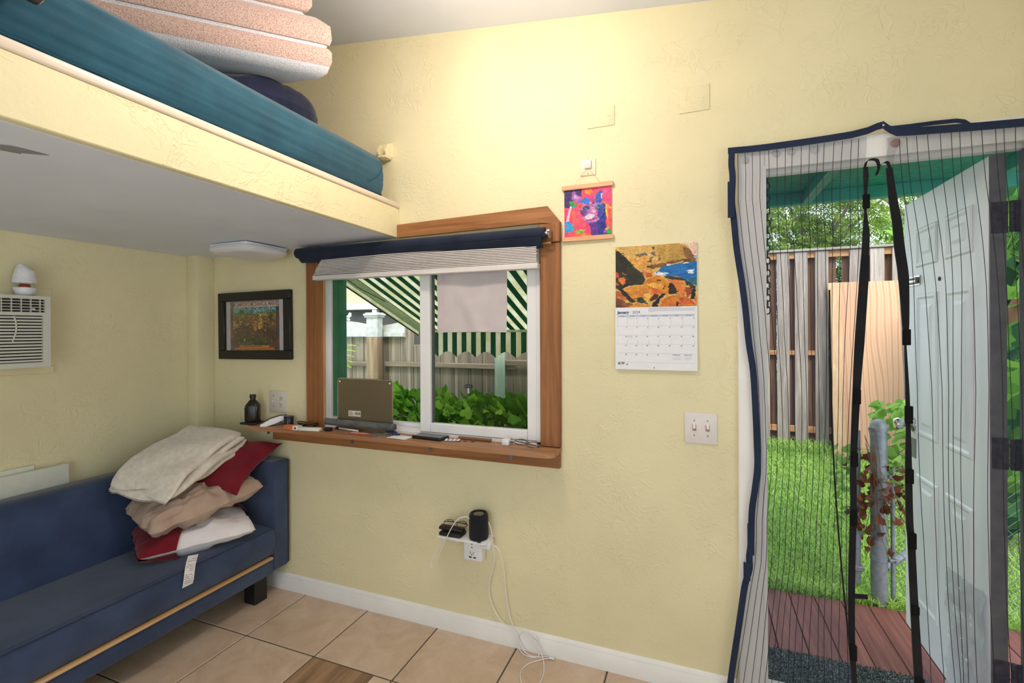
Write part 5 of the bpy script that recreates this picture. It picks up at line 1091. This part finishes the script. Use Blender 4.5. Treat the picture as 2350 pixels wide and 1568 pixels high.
for k, dn in enumerate(('Sunday', 'Monday', 'Tuesday', 'Wednesday', 'Thursday', 'Friday', 'Saturday')): text('weekday', dn, .0056, WALLM(cx_((colx[k] + colx[k + 1]) / 2), cyy(165) - .0002, cz_(169)), M_NAVYI, pg, align='CENTER')
m = MB()
for a in colx: m.box(cx_(a) - .0003, cx_(a) + .0003, cyy(420), cyy(420) + .0004, cz_(650), cz_(415)).box(cx_(a) - .0003, cx_(a) + .0003, cyy(200), cyy(200) + .0004, cz_(415), cz_(178))
for b in rowz[1:]: m.box(cx_(85), cx_(890), cyy(b), cyy(b) + .0003, cz_(b) - .0003, cz_(b) + .0003)
obj('grid_lines', m, M_GREYI, pg)
for dnum in range(1, 32):
    q = dnum; c = q % 7; r = q // 7
    text('day_number', str(dnum), .0062, WALLM(cx_(colx[c + 1] - 6), cyy(rowz[r] + 20), cz_(rowz[r] + 20)), M_NAVYI, pg, align='RIGHT', bold=.0002)
text('holiday_note', "New Year's Day", .0034, Wt(200, 192), M_GREYI, pg); text('holiday_note', 'Martin Luther\nKing Jr. Day', .0034, Wt(195, 378), M_GREYI, pg)
for a, mon, start, nd in ((668, 'DECEMBER 2023', 5, 31), (787, 'FEBRUARY 2024', 4, 29)):
    text('mini_month', mon, .0040, Wt(a, 572), M_NAVYI, pg, bold=.0001)
    text('mini_days', '\n'.join(' '.join('%2d' % (d_) if 1 <= d_ <= nd else '   ' for d_ in range(1 - start + 7 * w_, 8 - start + 7 * w_)) for w_ in range(6)), .0034, Wt(a, 584), M_GREYI, pg, sx=1.05)
m = MB(); rr = random.Random(4)
for k, b_ in enumerate((82, 92, 102, 112, 122)):
    a_ = 420
    while a_ < (730, 885, 880, 860, 480)[k]:
        l_ = rr.uniform(8, 26); m.box(cx_(a_), cx_(a_ + l_), cyy(b_) - .0002, cyy(b_), cz_(b_ + 3), cz_(b_ - 1)); a_ += l_ + 6
obj('credit_fine_print', m, M_GREYI, pg, kind='stuff')
obj('logo_ring', MB().lathe((cx_(102), cyy(665) - .0002, cz_(665)), [(.0055, 0), (.0055, .0003), (.003, .0003)], 18, (0, -1, 0)), plain('olive_logo', (126, 132, 96), .6), pg)
obj('logo_lines', MB().box(cx_(124), cx_(162), cyy(660) - .0002, cyy(660), cz_(658), cz_(652)).box(cx_(124), cx_(160), cyy(668) - .0002, cyy(668), cz_(668), cz_(662)).box(cx_(124), cx_(150), cyy(676) - .0002, cyy(676), cz_(676), cz_(673)), M_NAVYI, pg)
text('logo_number', '30', .0105, Wt(171, 682), M_NAVYI, pg, shear=.2)
obj('nail_hole', MB().cyl((cx_(478), cyy(705) - .0003, cz_(705)), (cx_(478), cyy(705), cz_(705)), .0022, n=10), M_SLOT, pg)
obj('nail', MB().lathe((2.676, -.0075, 1.798), [(.002, -.003), (.002, .003), (.0045, .004), (.0035, .006)], 12, (0, -1, 0)), M_SLOT, cl, True)
# painted curtain-rod bracket above the loft ledge
rb = thing('rod_bracket', 'yellow painted curtain-rod bracket on the wall above the loft ledge', 'bracket', (1.365, 0, 2.33))
obj('wall_plate', MB().rbox(1.335, 1.395, -.006, 0, 2.345, 2.42, .003, 1), M_WALL, rb, True)
for s_, x in ((-1, 1.343), (1, 1.387)): obj('cup_side', MB().prism([(-.006, 2.42), (-.045, 2.40), (-.06, 2.365), (-.05, 2.345), (-.006, 2.345)], 'X', x - .004, x + .004), M_WALL, rb)
obj('cup_base', MB().rbox(1.34, 1.39, -.055, -.006, 2.334, 2.346, .003, 1), M_WALL, rb, True)
# ------------------------------------------------------------------ charging shelf under the window
oe = thing('outlet_shelf', 'white plug-in socket block with a small shelf low on the wall', 'power strip', (1.86, 0, .38))
obj('body', MB().rbox(1.816, 1.911, -.055, 0, .382, .4885, .008, 3), M_WPL, oe, True)
obj('shelf_plate', MB().rbox(1.705, 1.952, -.105, 0, .489, .497, .003, 2), M_WPL, oe, True)
for z in (.472, .422):
    obj('socket', MB().box(1.852, 1.8545, -.0558, -.0549, z - .004, z + .005).box(1.868, 1.8705, -.0558, -.0549, z - .004, z + .005).cyl((1.861, -.0558, z - .0095), (1.861, -.0549, z - .0095), .003, n=8), M_SLOT, oe)
obj('status_light', MB().cyl((1.861, -.0558, .447), (1.861, -.0549, .447), .003, n=8), M_SLOT, oe)
for x in (1.846, 1.868): obj('usb_port', MB().box(x, x + .014, -.0558, -.0549, .398, .404), M_SLOT, oe)
sk = thing('portable_speaker', 'black cylindrical wireless speaker on the small socket shelf', 'speaker', (1.9, -.058, .4975))
C_ = (1.898, -.058, .4975)
obj('body', MB().lathe(C_, [(.036, 0), (.043, .004), (.045, .012), (.045, .10), (.043, .112), (.039, .118), (.034, .118), (.031, .112)], 32), fabric('black_speaker_cloth', (22, 24, 32), (32, 34, 44), 900, .1, .8), sk, True)
obj('top_badge', MB().lathe((C_[0], C_[1], C_[2] + .111), [(.024, 0), (.024, .003), (.02, .004)], 24), plain('grey_badge', (128, 122, 112), .35, .6), sk, True)
obj('loop_tab', MB().rbox(1.912, 1.93, -.108, -.100, .499, .507, .002, 1), M_SLOT, sk)
obj('black_phone', MB().rbox(1.708, 1.822, -.098, -.028, .4975, .514, .007, 3), plain('black_rubber_case', (20, 20, 24), .5), smooth=True, label='thick black cased phone under the eyeglass case', cat='phone', loc=(1.765, -.06, .4975))
gm = Matrix.Translation((1.76, -.058, .530)) @ Euler((0, .05, .1)).to_matrix().to_4x4()
obj('eyeglass_case', MB().rbox(-.062, .06, -.02, .022, -.014, .0, .006, 2).tf(gm), plain('black_leatherette', (26, 24, 26), .6), smooth=True, label='slim black eyeglass case beside the speaker', cat='case', loc=(1.76, -.058, .516))
def glasses(name, label, M, rimc, r=.024):
    g = thing(name, label, 'eyeglasses', M.translation)
    for s_ in (-1, 1):
        pts = [(s_ * .034 + r * 1.05 * math.cos(a * PI / 12), r * .72 * math.sin(a * PI / 12), 0) for a in range(25)]
        rm = obj('rim', MB().tube(pts, .0016, 6).tf(M), rimc, g, True)
        obj('lens', MB().add([tuple(q) for q in pts[:-1]], [tuple(range(24))]).tf(M), M_GLASS, rm)
        obj('temple', MB().tube(catmull([(s_ * .06, .0, .0), (s_ * .058, .006, -.006), (s_ * .02, .012, -.010), (-s_ * .05, .014, -.011)], 5), .0018, 6).tf(M), rimc, g, True)
    obj('bridge', MB().tube(catmull([(-.010, .004, .001), (0, .009, .002), (.010, .004, .001)], 4), .0015, 6).tf(M), rimc, g, True); return g
glasses('eyeglasses', 'brown-rimmed eyeglasses folded on the black case', Matrix.Translation((1.775, -.055, .5455)) @ Euler((.7, 0, .05)).to_matrix().to_4x4(), plain('brown_rim', (70, 46, 34), .35))
for nm, lab, b in (('wall_charger', 'white charger plug under the far end of the socket shelf', (1.745, 1.80, -.06, -.01, .462, .4885)), ('wall_charger', 'white charger plug on the doorway end of the socket block', (1.9115, 1.958, -.07, -.02, .456, .4885))):
    t = thing(nm, lab, 'charger', (b[0], b[2], b[4])); obj('block', MB().rbox(*b, .005, 2), M_WPL, t, True)
    obj('print_strip', MB().box(b[0] + .008, b[1] - .012, b[2] - .0003, b[2] + .0005, (b[4] + b[5]) / 2 - .001, (b[4] + b[5]) / 2 + .001), M_GREYI, t)
M_CABLE = plain('white_cable', (232, 230, 232), .45, var=.01)
cA = [(1.745, -.035, .475), (1.725, -.06, .474), (1.690, -.085, .418), (1.662, -.09, .36), (1.670, -.092, .338), (1.694, -.094, .358), (1.722, -.106, .425), (1.772, -.112, .525), (1.812, -.112, .588), (1.85, -.10, .605), (1.868, -.085, .59)]
obj('charging_cable', MB().tube(catmull(cA, 8), .0022, 8), M_CABLE, smooth=True, label='white cable looping up to the speaker', cat='cable', loc=(1.7, -.09, .34))
cB = [(1.944, -.05, .575), (1.957, -.045, .53), (1.962, -.04, .456), (1.966, -.03, .406), (1.952, -.02, .343), (1.934, -.016, .279), (1.933, -.016, .218), (1.955, -.018, .162), (1.994, -.02, .112), (2.04, -.022, .094), (2.09, -.02, .094), (2.125, -.022, .080), (2.17, -.03, .058), (2.20, -.05, .02), (2.222, -.09, .0035), (2.235, -.17, .003), (2.21, -.25, .003), (2.165, -.215, .003), (2.138, -.155, .003), (2.15, -.10, .003), (2.193, -.055, .004), (2.232, -.030, .006)]
b = thing('speaker_cable', 'white cable hanging from the speaker to the floor in a loop', 'cable', (2.1, -.1, .002))
obj('cord', MB().tube(catmull(cB, 8), .0022, 8), M_CABLE, b, True); obj('plug', MB().rbox(2.226, 2.252, -.034, -.024, .002, .010, .002, 1), M_CABLE, b)
cC = [(1.959, -.045, .474), (1.988, -.04, .454), (2.004, -.03, .403), (2.012, -.02, .314), (2.021, -.018, .215), (2.038, -.02, .139), (2.062, -.024, .088), (2.085, -.03, .05), (2.11, -.035, .012), (2.15, -.045, .0035), (2.20, -.032, .0035), (2.225, -.022, .006)]
b = thing('charger_cable', 'white cable running from the charger straight down to the floor', 'cable', (2.1, -.03, .002))
obj('cord', MB().tube(catmull(cC, 8), .0022, 8), M_CABLE, b, True); obj('plug', MB().rbox(2.222, 2.248, -.022, -.0165, .004, .012, .002, 1), M_CABLE, b)
lp = [(2.079, -.022, .043), (2.087, -.02, .075), (2.121, -.02, .092), (2.165, -.022, .079), (2.183, -.03, .035), (2.176, -.04, .004), (2.13, -.05, .003), (2.095, -.04, .01), (2.079, -.026, .043)]
obj('cable_loop', MB().tube(catmull(lp, 8), .0022, 8), M_CABLE, smooth=True, label='stiff white cable loop resting on the baseboard', cat='cable', loc=(2.12, -.03, .002))

# ------------------------------------------------------------------ odds and ends on the window shelf
T_ = .9382
def rz(x, y, z, a): return Matrix.Translation((x, y, z)) @ Matrix.Rotation(math.radians(a), 4, 'Z')
obj('dark_coaster', MB().rbox(.452, .552, -.122, -.030, T_, T_ + .011, .003, 1), plain('black_rubber', (24, 24, 24), .6), smooth=True, label='flat black tray under the brown bottle', cat='tray', loc=(.5, -.08, T_))
bt = thing('brown_bottle', 'dark brown medicine bottle at the far end of the window shelf', 'bottle', (.503, -.078, T_ + .011))
m = MB(); zb = T_ + .0112
for r, z in ((.034, 0), (.037, .004), (.037, .088), (.034, .097), (.018, .122), (.0135, .126), (.0135, .136)):
    o = len(m.v); n = 24
    for j in range(n):
        a = 2 * PI * j / n + .2; e = 5 if r > .03 else 2; q = (abs(math.cos(a)) ** e + abs(math.sin(a)) ** e) ** (-1 / e)
        m.v.append(Vector((.503, -.078, zb + z)) + Matrix.Rotation(.55, 3, 'Z') @ Vector((r * q * math.cos(a), r * q * math.sin(a) * .8 if r > .03 else r * q * math.sin(a), 0)))
    if o:
        for j in range(n): m.f.append((o - n + j, o - n + (j + 1) % n, o + (j + 1) % n, o + j))
m.f.append(tuple(range(23, -1, -1)))
obj('body', m, plain('brown_black_plastic', (30, 24, 20), .25), bt, True)
obj('cap', MB().lathe((.503, -.078, zb + .134), [(.0165, 0), (.0165, .018), (.0155, .02)], 20), plain('black_cap', (18, 18, 18), .4), bt, True)
lm = rz(.503, -.078, zb, 31.5)
obj('label', MB().rbox(-.0385, -.0372, -.026, .004, .012, .082, .0003, 1).tf(lm), plain('white_label', (214, 214, 218), .5), bt, label='white paper label')
obj('label_band', MB().box(-.0387, -.0384, -.026, .004, .066, .082).tf(lm), plain('navy_label', (72, 84, 120), .5), bt)
gd = thing('white_handset', 'white curved handheld gadget propped beside the brown bottle', 'handset', (.64, -.09, T_))
gm = rz(.612, -.128, T_, 50)
obj('shell', MB().prism([(0, .002), (.03, .0), (.075, .012), (.13, .034), (.135, .05), (.10, .052), (.05, .038), (.004, .012)], 'Y', -.02, .02).tf(gm), M_WPL, gd, True, 30)
obj('top_pad', MB().prism([(.01, .016), (.05, .0385), (.10, .0525), (.136, .0505), (.136, .053), (.10, .055), (.05, .041), (.01, .019)], 'Y', -.018, .018).tf(gm), plain('grey_pad', (96, 92, 96), .5), gd, True)
obj('foot', MB().rbox(.06, .11, -.012, .012, -.0, .02, .004, 1).tf(gm), plain('grey_pad', (96, 92, 96), .5), gd)
cu = thing('navy_cup', 'small dark navy cup on the window shelf', 'cup', (.737, -.048, T_))
obj('body', MB().lathe((.737, -.048, T_), [(.022, 0), (.025, .003), (.026, .05), (.0245, .052), (.0235, .049), (.021, .006)], 24), plain('navy_glaze', (22, 28, 44), .25), cu, True)
obj('rim', MB().lathe((.737, -.048, T_ + .0495), [(.0262, 0), (.0265, .002), (.0255, .003)], 24), plain('navy_glaze', (22, 28, 44), .25), cu, True)
ob = thing('orange_box', 'small orange and white carton at the shelf front edge', 'carton', (.84, -.12, T_))
obj('sleeve', MB().rbox(.79, .853, -.136, -.104, T_, T_ + .022, .001, 1), plain('orange_card', (214, 112, 70), .5), ob)
obj('end_panel', MB().rbox(.8532, .888, -.136, -.104, T_, T_ + .022, .001, 1), plain('white_card', (226, 224, 222), .5), ob)
obj('printed_mark', MB().lathe((.872, -.1362, T_ + .011), [(.006, 0), (.006, .0002), (.003, .0002)], 14, (0, -1, 0)), M_INK, ob)
rm = thing('white_remote', 'white remote control lying on the window shelf', 'remote', (.955, -.115, T_))
R_ = rz(.955, -.117, T_, 8)
obj('body', MB().rbox(-.062, .062, -.017, .017, 0, .018, .005, 2).tf(R_), plain('ivory_remote', (226, 224, 214), .45), rm, True)
for k in range(4): obj('button', MB().rbox(-.045 + k * .018, -.035 + k * .018, -.006, .006, .018, .0195, .0008, 1).tf(R_), M_GREYI, rm)
cb = thing('black_cable_coil', 'tangled black cable coil behind the orange carton', 'cable', (.86, -.04, T_))
m = MB()
for k in range(3):
    pts = [(.86 + (.05 + .01 * k) * math.cos(a * PI / 8), -.036 + .022 * math.sin(a * PI / 8), T_ + .006 + .006 * k + .006 * math.sin(a * PI / 4 + k)) for a in range(17)]
    m.tube(pts, .0028, 6)
obj('loops', m, plain('black_cord', (26, 22, 24), .5), cb, True)
obj('rust_wire', MB().tube(catmull([(.83, -.02, T_ + .01), (.88, -.03, T_ + .03), (.93, -.04, T_ + .012)], 5), .0015, 5), plain('red_brown_wire', (110, 60, 44), .5), cb, True)
obj('black_plug', MB().rbox(1.028, 1.068, -.10, -.075, T_, T_ + .018, .005, 2), plain('black_cord', (26, 22, 24), .5), smooth=True, label='black power plug next to the white remote', cat='plug', loc=(1.05, -.09, T_))
pn = thing('pen', 'white pen with navy tip lying against the window frame', 'pen', (1.13, -.045, T_))
a, b = Vector((1.075, -.035, T_ + .007)), Vector((1.215, -.06, T_ + .006))
obj('barrel', MB().cyl(a, b, .0055, n=12), plain('white_pen', (228, 222, 218), .4), pn, True); obj('cap', MB().cyl(a - (b - a) * .16, a, .0065, n=12), plain('navy_pen_cap', (40, 46, 78), .4), pn, True)
rc = thing('red_card', 'small red and white card flat on the shelf', 'card', (1.24, -.09, T_))
obj('card', MB().box(-.05, .05, -.022, .022, 0, .0012).tf(rz(1.24, -.088, T_, 4)), plain('red_card', (196, 76, 62), .5), rc)
obj('white_stripe', MB().box(-.05, .05, .004, .016, .0012, .0015).tf(rz(1.24, -.088, T_, 4)), M_PAPER, rc)
cd = thing('compact_disc', 'silver disc lying on the shelf in front of the window', 'disc', (1.372, -.083, T_))
obj('disc', MB().lathe((1.372, -.083, T_), [(.046, 0), (.046, .0012), (.0205, .0012)], 40), plain('silver_disc', (214, 216, 220), .15, .7), cd, True)
obj('hub', MB().lathe((1.372, -.083, T_ + .0012), [(.019, 0), (.019, .0004), (.0075, .0004)], 24), plain('disc_hub', (150, 148, 150), .2, .4), cd, True)
cpz = thing('navy_razor', 'navy plastic razor by the window frame', 'razor', (1.40, -.035, T_))
R_ = rz(1.40, -.032, T_, -8)
obj('handle', MB().rbox(-.07, .03, -.007, .007, .004, .016, .004, 2).tf(R_), plain('navy_plastic', (44, 52, 98), .4), cpz, True)
obj('head', MB().rbox(.025, .07, -.024, -.010, .0, .012, .003, 1).tf(R_), plain('navy_plastic', (44, 52, 98), .4), cpz, True)
obj('neck', MB().tube([R_ @ Vector((.03, 0, .010)), R_ @ Vector((.045, -.008, .010)), R_ @ Vector((.048, -.014, .008))], .005, 8), plain('navy_plastic', (44, 52, 98), .4), cpz, True)
obj('paper_slip', MB().slab(lambda u, v: rz(1.49, -.085, T_ + .0004, -3) @ Vector((-.055 + .11 * u, -.04 + .07 * v, .0015 * math.sin(u * 3))), 6, 3, (0, 0, .0005)), M_PAPER, label='white paper slip half under the black tablet phone', cat='paper', loc=(1.49, -.08, T_))
ph = thing('smartphone', 'large black smartphone lying on the shelf below the window', 'phone', (1.64, -.05, T_))
R_ = rz(1.64, -.052, T_, -4)
obj('case', MB().rbox(-.083, .083, -.039, .039, .0, .0145, .005, 3).tf(R_), plain('black_phone_case', (22, 22, 25), .4), ph, True)
obj('screen', MB().rbox(-.078, .078, -.034, .034, .0145, .0152, .0003, 1).tf(R_), plain('dark_screen', (30, 34, 38), .12), ph)
bp = thing('blister_pack', 'silver blister pack of white pills beside the black smartphone', 'blister pack', (1.765, -.05, T_))
R_ = rz(1.765, -.062, T_, 12)
obj('foil', MB().slab(lambda u, v: R_ @ Vector((-.038 + .076 * u, -.018 + .036 * v, .002 + .003 * u)), 4, 2, (0, 0, -.001)), plain('silver_foil', (188, 190, 196), .3, .7), bp)
for k in range(8): obj('pill', MB().lathe(R_ @ Vector((-.03 + .02 * (k % 4), -.009 + .018 * (k // 4), .003)), [(.0055, 0), (.0055, .003), (.003, .005)], 12), M_WPL, bp, True)
obj('wooden_stick', MB().cyl((1.775, -.018, T_ + .0075), (1.945, -.018, T_ + .0075), .0072, n=12), wood('brown_stick', (110, 78, 54), (160, 120, 90), 'X', .6, 1, knots=False), smooth=True, label='short brown wooden stick along the window frame', cat='stick', loc=(1.86, -.018, T_))
for k, (x, y, lab) in enumerate(((1.80, -.065, 'dark copper coin nearest the blister pack'), (1.825, -.05, 'dark copper coin in the middle below the wooden stick'), (1.865, -.048, 'dark copper coin furthest from the blister pack'))):
    obj('coin', MB().lathe((x, y, T_), [(.0095, 0), (.0098, .0008), (.0092, .0016), (.003, .0013)], 18), plain('dark_copper', (104, 68, 48), .4, .7), smooth=True, label=lab, cat='coin', group='coins on the window shelf', loc=(x, y, T_))
cg = thing('charger_cube', 'white charger cube beside the thin eyeglasses on the window shelf', 'charger', (2.035, -.045, T_))
obj('cube', MB().rbox(2.015, 2.05, -.062, -.030, T_, T_ + .028, .005, 2), M_WPL, cg, True)
obj('prong', MB().box(2.05, 2.066, -.052, -.0505, T_ + .010, T_ + .017).box(2.05, 2.066, -.042, -.0405, T_ + .010, T_ + .017), M_STEEL, cg)
glasses('eyeglasses', 'thin dark-rimmed eyeglasses at the doorway end of the window shelf', Matrix.Translation((2.14, -.065, T_ + .019)) @ Euler((.35, .06, -.25)).to_matrix().to_4x4(), plain('dark_rim', (38, 32, 34), .35), .03)
# ------------------------------------------------------------------ magnetic net curtain in the doorway
nc = thing('net_curtain', 'black net door curtain with navy edging gathered open in the middle', 'door curtain', (3.4, -.03, 2.0))
def net_mat():
    t = NT('black_net'); t.n.remove(t.b)
    v = t.coords((1, 1, 1)); tr_ = t.add('ShaderNodeBsdfTransparent'); df = t.add('ShaderNodeBsdfDiffuse'); df.inputs[0].default_value = lin((66, 78, 112))
    fac = None
    for rot in (.785, -.785):
        w_ = t.add('ShaderNodeTexWave'); w_.inputs['Scale'].default_value = 210; w_.bands_direction = 'X'
        mp = t.coords((1, 0, 1), rot=(0, rot, 0)); t.l.new(mp, w_.inputs['Vector'])
        g = t.add('ShaderNodeMath', operation='GREATER_THAN'); g.inputs[1].default_value = .80; t.l.new(w_.outputs['Fac'], g.inputs[0])
        if fac is None: fac = g.outputs[0]
        else:
            mx = t.add('ShaderNodeMath', operation='MAXIMUM'); t.l.new(fac, mx.inputs[0]); t.l.new(g.outputs[0], mx.inputs[1]); fac = mx.outputs[0]
    sc_ = t.add('ShaderNodeMath', operation='MULTIPLY_ADD'); sc_.inputs[1].default_value = .38; sc_.inputs[2].default_value = .02; t.l.new(fac, sc_.inputs[0])
    ms = t.add('ShaderNodeMixShader'); t.l.new(sc_.outputs[0], ms.inputs[0]); t.l.new(tr_.outputs[0], ms.inputs[1]); t.l.new(df.outputs[0], ms.inputs[2]); t.l.new(ms.outputs[0], t.out.inputs[0]); return t.m
M_NET = net_mat(); M_NAVYB = fabric('navy_edging', (28, 38, 62), (38, 50, 78), 500, .2, .8); M_BLKB = fabric('black_edging', (20, 20, 24), (30, 30, 36), 500, .1, .8); M_BLKP = plain('black_magnet', (12, 12, 14), .8, spec=.2); M_THR = plain('dark_net_thread', (34, 36, 46), .8)
LBP = [(2.962, 2.156), (2.959, 2.099), (2.963, 2.042), (2.96, 1.957), (2.966, 1.892), (2.975, 1.785), (2.983, 1.719), (2.994, 1.638), (3.006, 1.532), (3.017, 1.408), (3.032, 1.296), (3.04, 1.143), (3.044, 1.017), (3.045, .941), (3.036, .853), (3.025, .764), (3.022, .648), (3.016, .59), (3.016, .543), (2.999, .472), (2.981, .339), (2.955, .149), (2.94, .02)]
CLP = [(3.405, 2.10), (3.399, 2.029), (3.399, 1.991), (3.398, 1.939), (3.399, 1.871), (3.401, 1.794), (3.397, 1.727), (3.392, 1.636), (3.379, 1.41), (3.371, 1.244), (3.36, .974), (3.359, .894), (3.358, .816), (3.353, .569), (3.354, .338), (3.361, .2), (3.363, .03)]
CRP = [(3.462, 2.10), (3.467, 2.017), (3.476, 1.912), (3.489, 1.828), (3.497, 1.737), (3.506, 1.634), (3.511, 1.471), (3.512, 1.402), (3.517, 1.241), (3.517, 1.104), (3.518, .966), (3.522, .793), (3.525, .739), (3.53, .555), (3.539, .371), (3.545, .262), (3.549, .03)]
wav = lambda x, z: -.032 + .007 * math.sin(x * 24 + z * 2) * (.4 + .6 * (2.1 - z) / 2.1)
LX = lambda z: interp(LBP, z) + .012
TOPZ = lambda x: 2.137 + (.008 * max(0, 1 - abs(x - 3.45) / .2)) - .02 * max(0, (x - 3.5) / .35)
obj('net_panel', MB().grid(lambda u, v: (lambda z: (LX(z) + (interp(CLP, z) - LX(z)) * u, wav(LX(z) + (interp(CLP, z) - LX(z)) * u, z), z))(2.14 - 2.11 * v), 60, 80), M_NET, nc, True, 80)
obj('net_panel', MB().grid(lambda u, v: (lambda z: (interp(CRP, z) + (3.90 - interp(CRP, z)) * u, wav(interp(CRP, z) + (3.90 - interp(CRP, z)) * u, z), z))(2.125 - 2.095 * v), 50, 80), M_NET, nc, True, 80)
# navy bands: side and top
sb_ = [(x + .011, -.036 - .003 * math.sin(i), z) for i, (x, z) in enumerate(LBP)]
obj('side_band', MB().ribbon(catmull(sb_, 4), .0225, .003), M_NAVYB, nc, True, label='navy side band hanging crooked')
for (x, z0, z1) in ((2.962, 1.89, 2.03), (3.026, .60, .72), (3.012, .50, .57)): obj('fixing_tab', MB().rbox(x - .006, x + .018, -.041, -.0395, z0, z1, .001, 1), M_NAVYB, nc)
tpts = [(2.958, 2.150), (3.03, 2.147), (3.093, 2.146), (3.20, 2.147), (3.289, 2.149), (3.36, 2.152), (3.408, 2.159), (3.435, 2.169), (3.451, 2.172)]
up = Vector((0, 0, 1))
obj('top_band', MB().ribbon([(x, -.036, z) for x, z in tpts], .024, .003, up), M_NAVYB, nc, True)
obj('top_band', MB().ribbon([(x, -.040, z) for x, z in ((3.451, 2.172), (3.47, 2.153), (3.49, 2.139), (3.52, 2.136), (3.62, 2.130), (3.72, 2.124), (3.83, 2.119), (3.95, 2.113))], .026, .003, up), M_NAVYB, nc, True)
obj('loose_strap', MB().ribbon([(x, -.030, z) for x, z in ((3.46, 2.160), (3.52, 2.158), (3.60, 2.158), (3.657, 2.156), (3.68, 2.149), (3.698, 2.132))], .014, .002, up), M_NAVYB, nc, True)
obj('pin', MB().lathe((3.451, -.042, 2.168), [(.0035, 0), (.0035, .003), (.002, .004)], 10, (0, -1, 0)), M_CHROME, nc, True)
obj('hook_pad', MB().lathe((3.492, -.019, 2.108), [(.014, 0), (.014, .004), (.012, .006)], 18, (0, -1, 0)), plain('tan_pad', (196, 158, 140), .6), nc, True)
for x, z in ((3.018, 2.112), (3.125, 2.122), (3.175, 2.122), (3.25, 2.118)): obj('hook_pad', MB().lathe((x, -.019, z), [(.013, 0), (.013, .003), (.011, .004)], 18, (0, -1, 0)), plain('clear_pad', (206, 204, 206), .3), nc, True)
# gathered black centre bands
wL = [0.0121, 0.0135, 0.0162, 0.0095, 0.0068, 0.0216, 0.0216, 0.0270, 0.0284, 0.0230, 0.0189, 0.0189, 0.0189, 0.0203, 0.0189, 0.0149, 0.0135]
obj('centre_band', MB().ribbon(catmull([(x, -.045 - .004 * math.sin(i * 1.3), z) for i, (x, z) in enumerate(CLP[1:])], 4), [w_ for i in range(15) for w_ in [wL[i + 1] + (wL[i + 2] - wL[i + 1]) * j / 4 for j in range(4)]] + [.010], .006), M_BLKB, nc, True)
wR = [0.0162, 0.0175, 0.0243, 0.0270, 0.0297, 0.0297, 0.0189, 0.0054, 0.0108, 0.0135, 0.0189, 0.0203, 0.0203, 0.0216, 0.0243, 0.0243, 0.0243]
obj('centre_band', MB().ribbon(catmull([(x, -.045 - .004 * math.sin(i * 1.7), z) for i, (x, z) in enumerate(CRP[1:])], 4), [w_ for i in range(15) for w_ in [wR[i + 1] + (wR[i + 2] - wR[i + 1]) * j / 4 for j in range(4)]] + [.018], .006), M_BLKB, nc, True)
obj('torn_loop', MB().ribbon(catmull([(3.396, -.046, 2.025), (3.402, -.048, 2.048), (3.418, -.048, 2.052), (3.432, -.048, 2.045), (3.436, -.048, 2.02), (3.43, -.048, 1.995)], 5), .011, .002, Vector((.8, 0, .6))), M_BLKB, nc, True, label='torn black binding loop')
obj('torn_loop', MB().ribbon(catmull([(3.428, -.05, 1.998), (3.437, -.05, 2.022), (3.45, -.05, 2.036), (3.462, -.048, 2.034), (3.469, -.046, 2.01)], 5), .010, .002, Vector((.8, 0, .6))), M_BLKB, nc, True)
obj('net_bunch', MB().grid(lambda u, v: (3.462 + .035 * u * (1 - v * .6) + .004 * math.sin(v * 9), -.04 + .006 * math.sin(u * 9), 2.125 - .14 * v), 8, 8), M_NET, nc, True)
def tab(x, z, h, w_=.021): obj('magnet_tab', MB().rbox(x - w_ / 2, x + w_ / 2, -.056, -.047, z - h / 2, z + h / 2, .002, 1), M_BLKP, nc)
for z, h in ((1.906, .05), (1.22, .052), (.998, .05), (.79, .052), (.313, .055)): tab(interp(CLP, z), z, h)
for z, h in ((1.43, .055), (1.165, .06), (.955, .05), (.735, .055), (.50, .03), (.25, .045)): tab(interp(CRP, z), z, h, .023)
obj('tie_strap', MB().rbox(3.36, 3.40, -.052, -.046, .505, .522, .002, 1).tf(Matrix.Translation((3.36, 0, .51)) @ Matrix.Rotation(-.12, 4, 'Y') @ Matrix.Translation((-3.36, 0, -.51))), M_BLKB, nc)
# the dark threads woven down the net
r9 = random.Random(2)
for k in range(16):
    s_ = (k + .8) / 16.6; ph_ = r9.uniform(0, 6)
    zs = [2.135 - 2.09 * i / 24 for i in range(25)]
    pts = []
    for z in zs:
        x = LX(z) + (interp(CLP, z) - LX(z)) * s_ + .003 * math.sin(z * 5 + ph_); pts.append((x, wav(x, z) - .0012, z))
    obj('net_thread', MB().tube(pts, .00095, 4), M_THR, nc)
for k in range(13):
    off = .02 + k * .031; ph_ = r9.uniform(0, 6); lean = .012 * math.sin(k * .9)
    zs = [2.12 - 2.07 * i / 24 for i in range(25)]; pts = []
    for z in zs:
        x = 3.477 + off * .92 + (interp(CRP, z) - 3.462) * (1 - k / 22) + .004 * math.sin(z * 4 + ph_) + lean * (2.1 - z); pts.append((x, wav(x, z) - .0012, z))
    obj('net_thread', MB().tube(pts, .00095, 4), M_THR, nc)
cdp = [(3.20, -.05, 1.35), (3.19, -.05, 1.15), (3.175, -.05, 1.0), (3.15, -.05, .8)]
obj('loose_cord', MB().tube(catmull([(3.288, -.048, 1.60), (3.293, -.048, 1.2), (3.30, -.05, .95), (3.318, -.05, .65), (3.345, -.05, .32)], 6), .0028, 6), M_BLKB, nc, True)
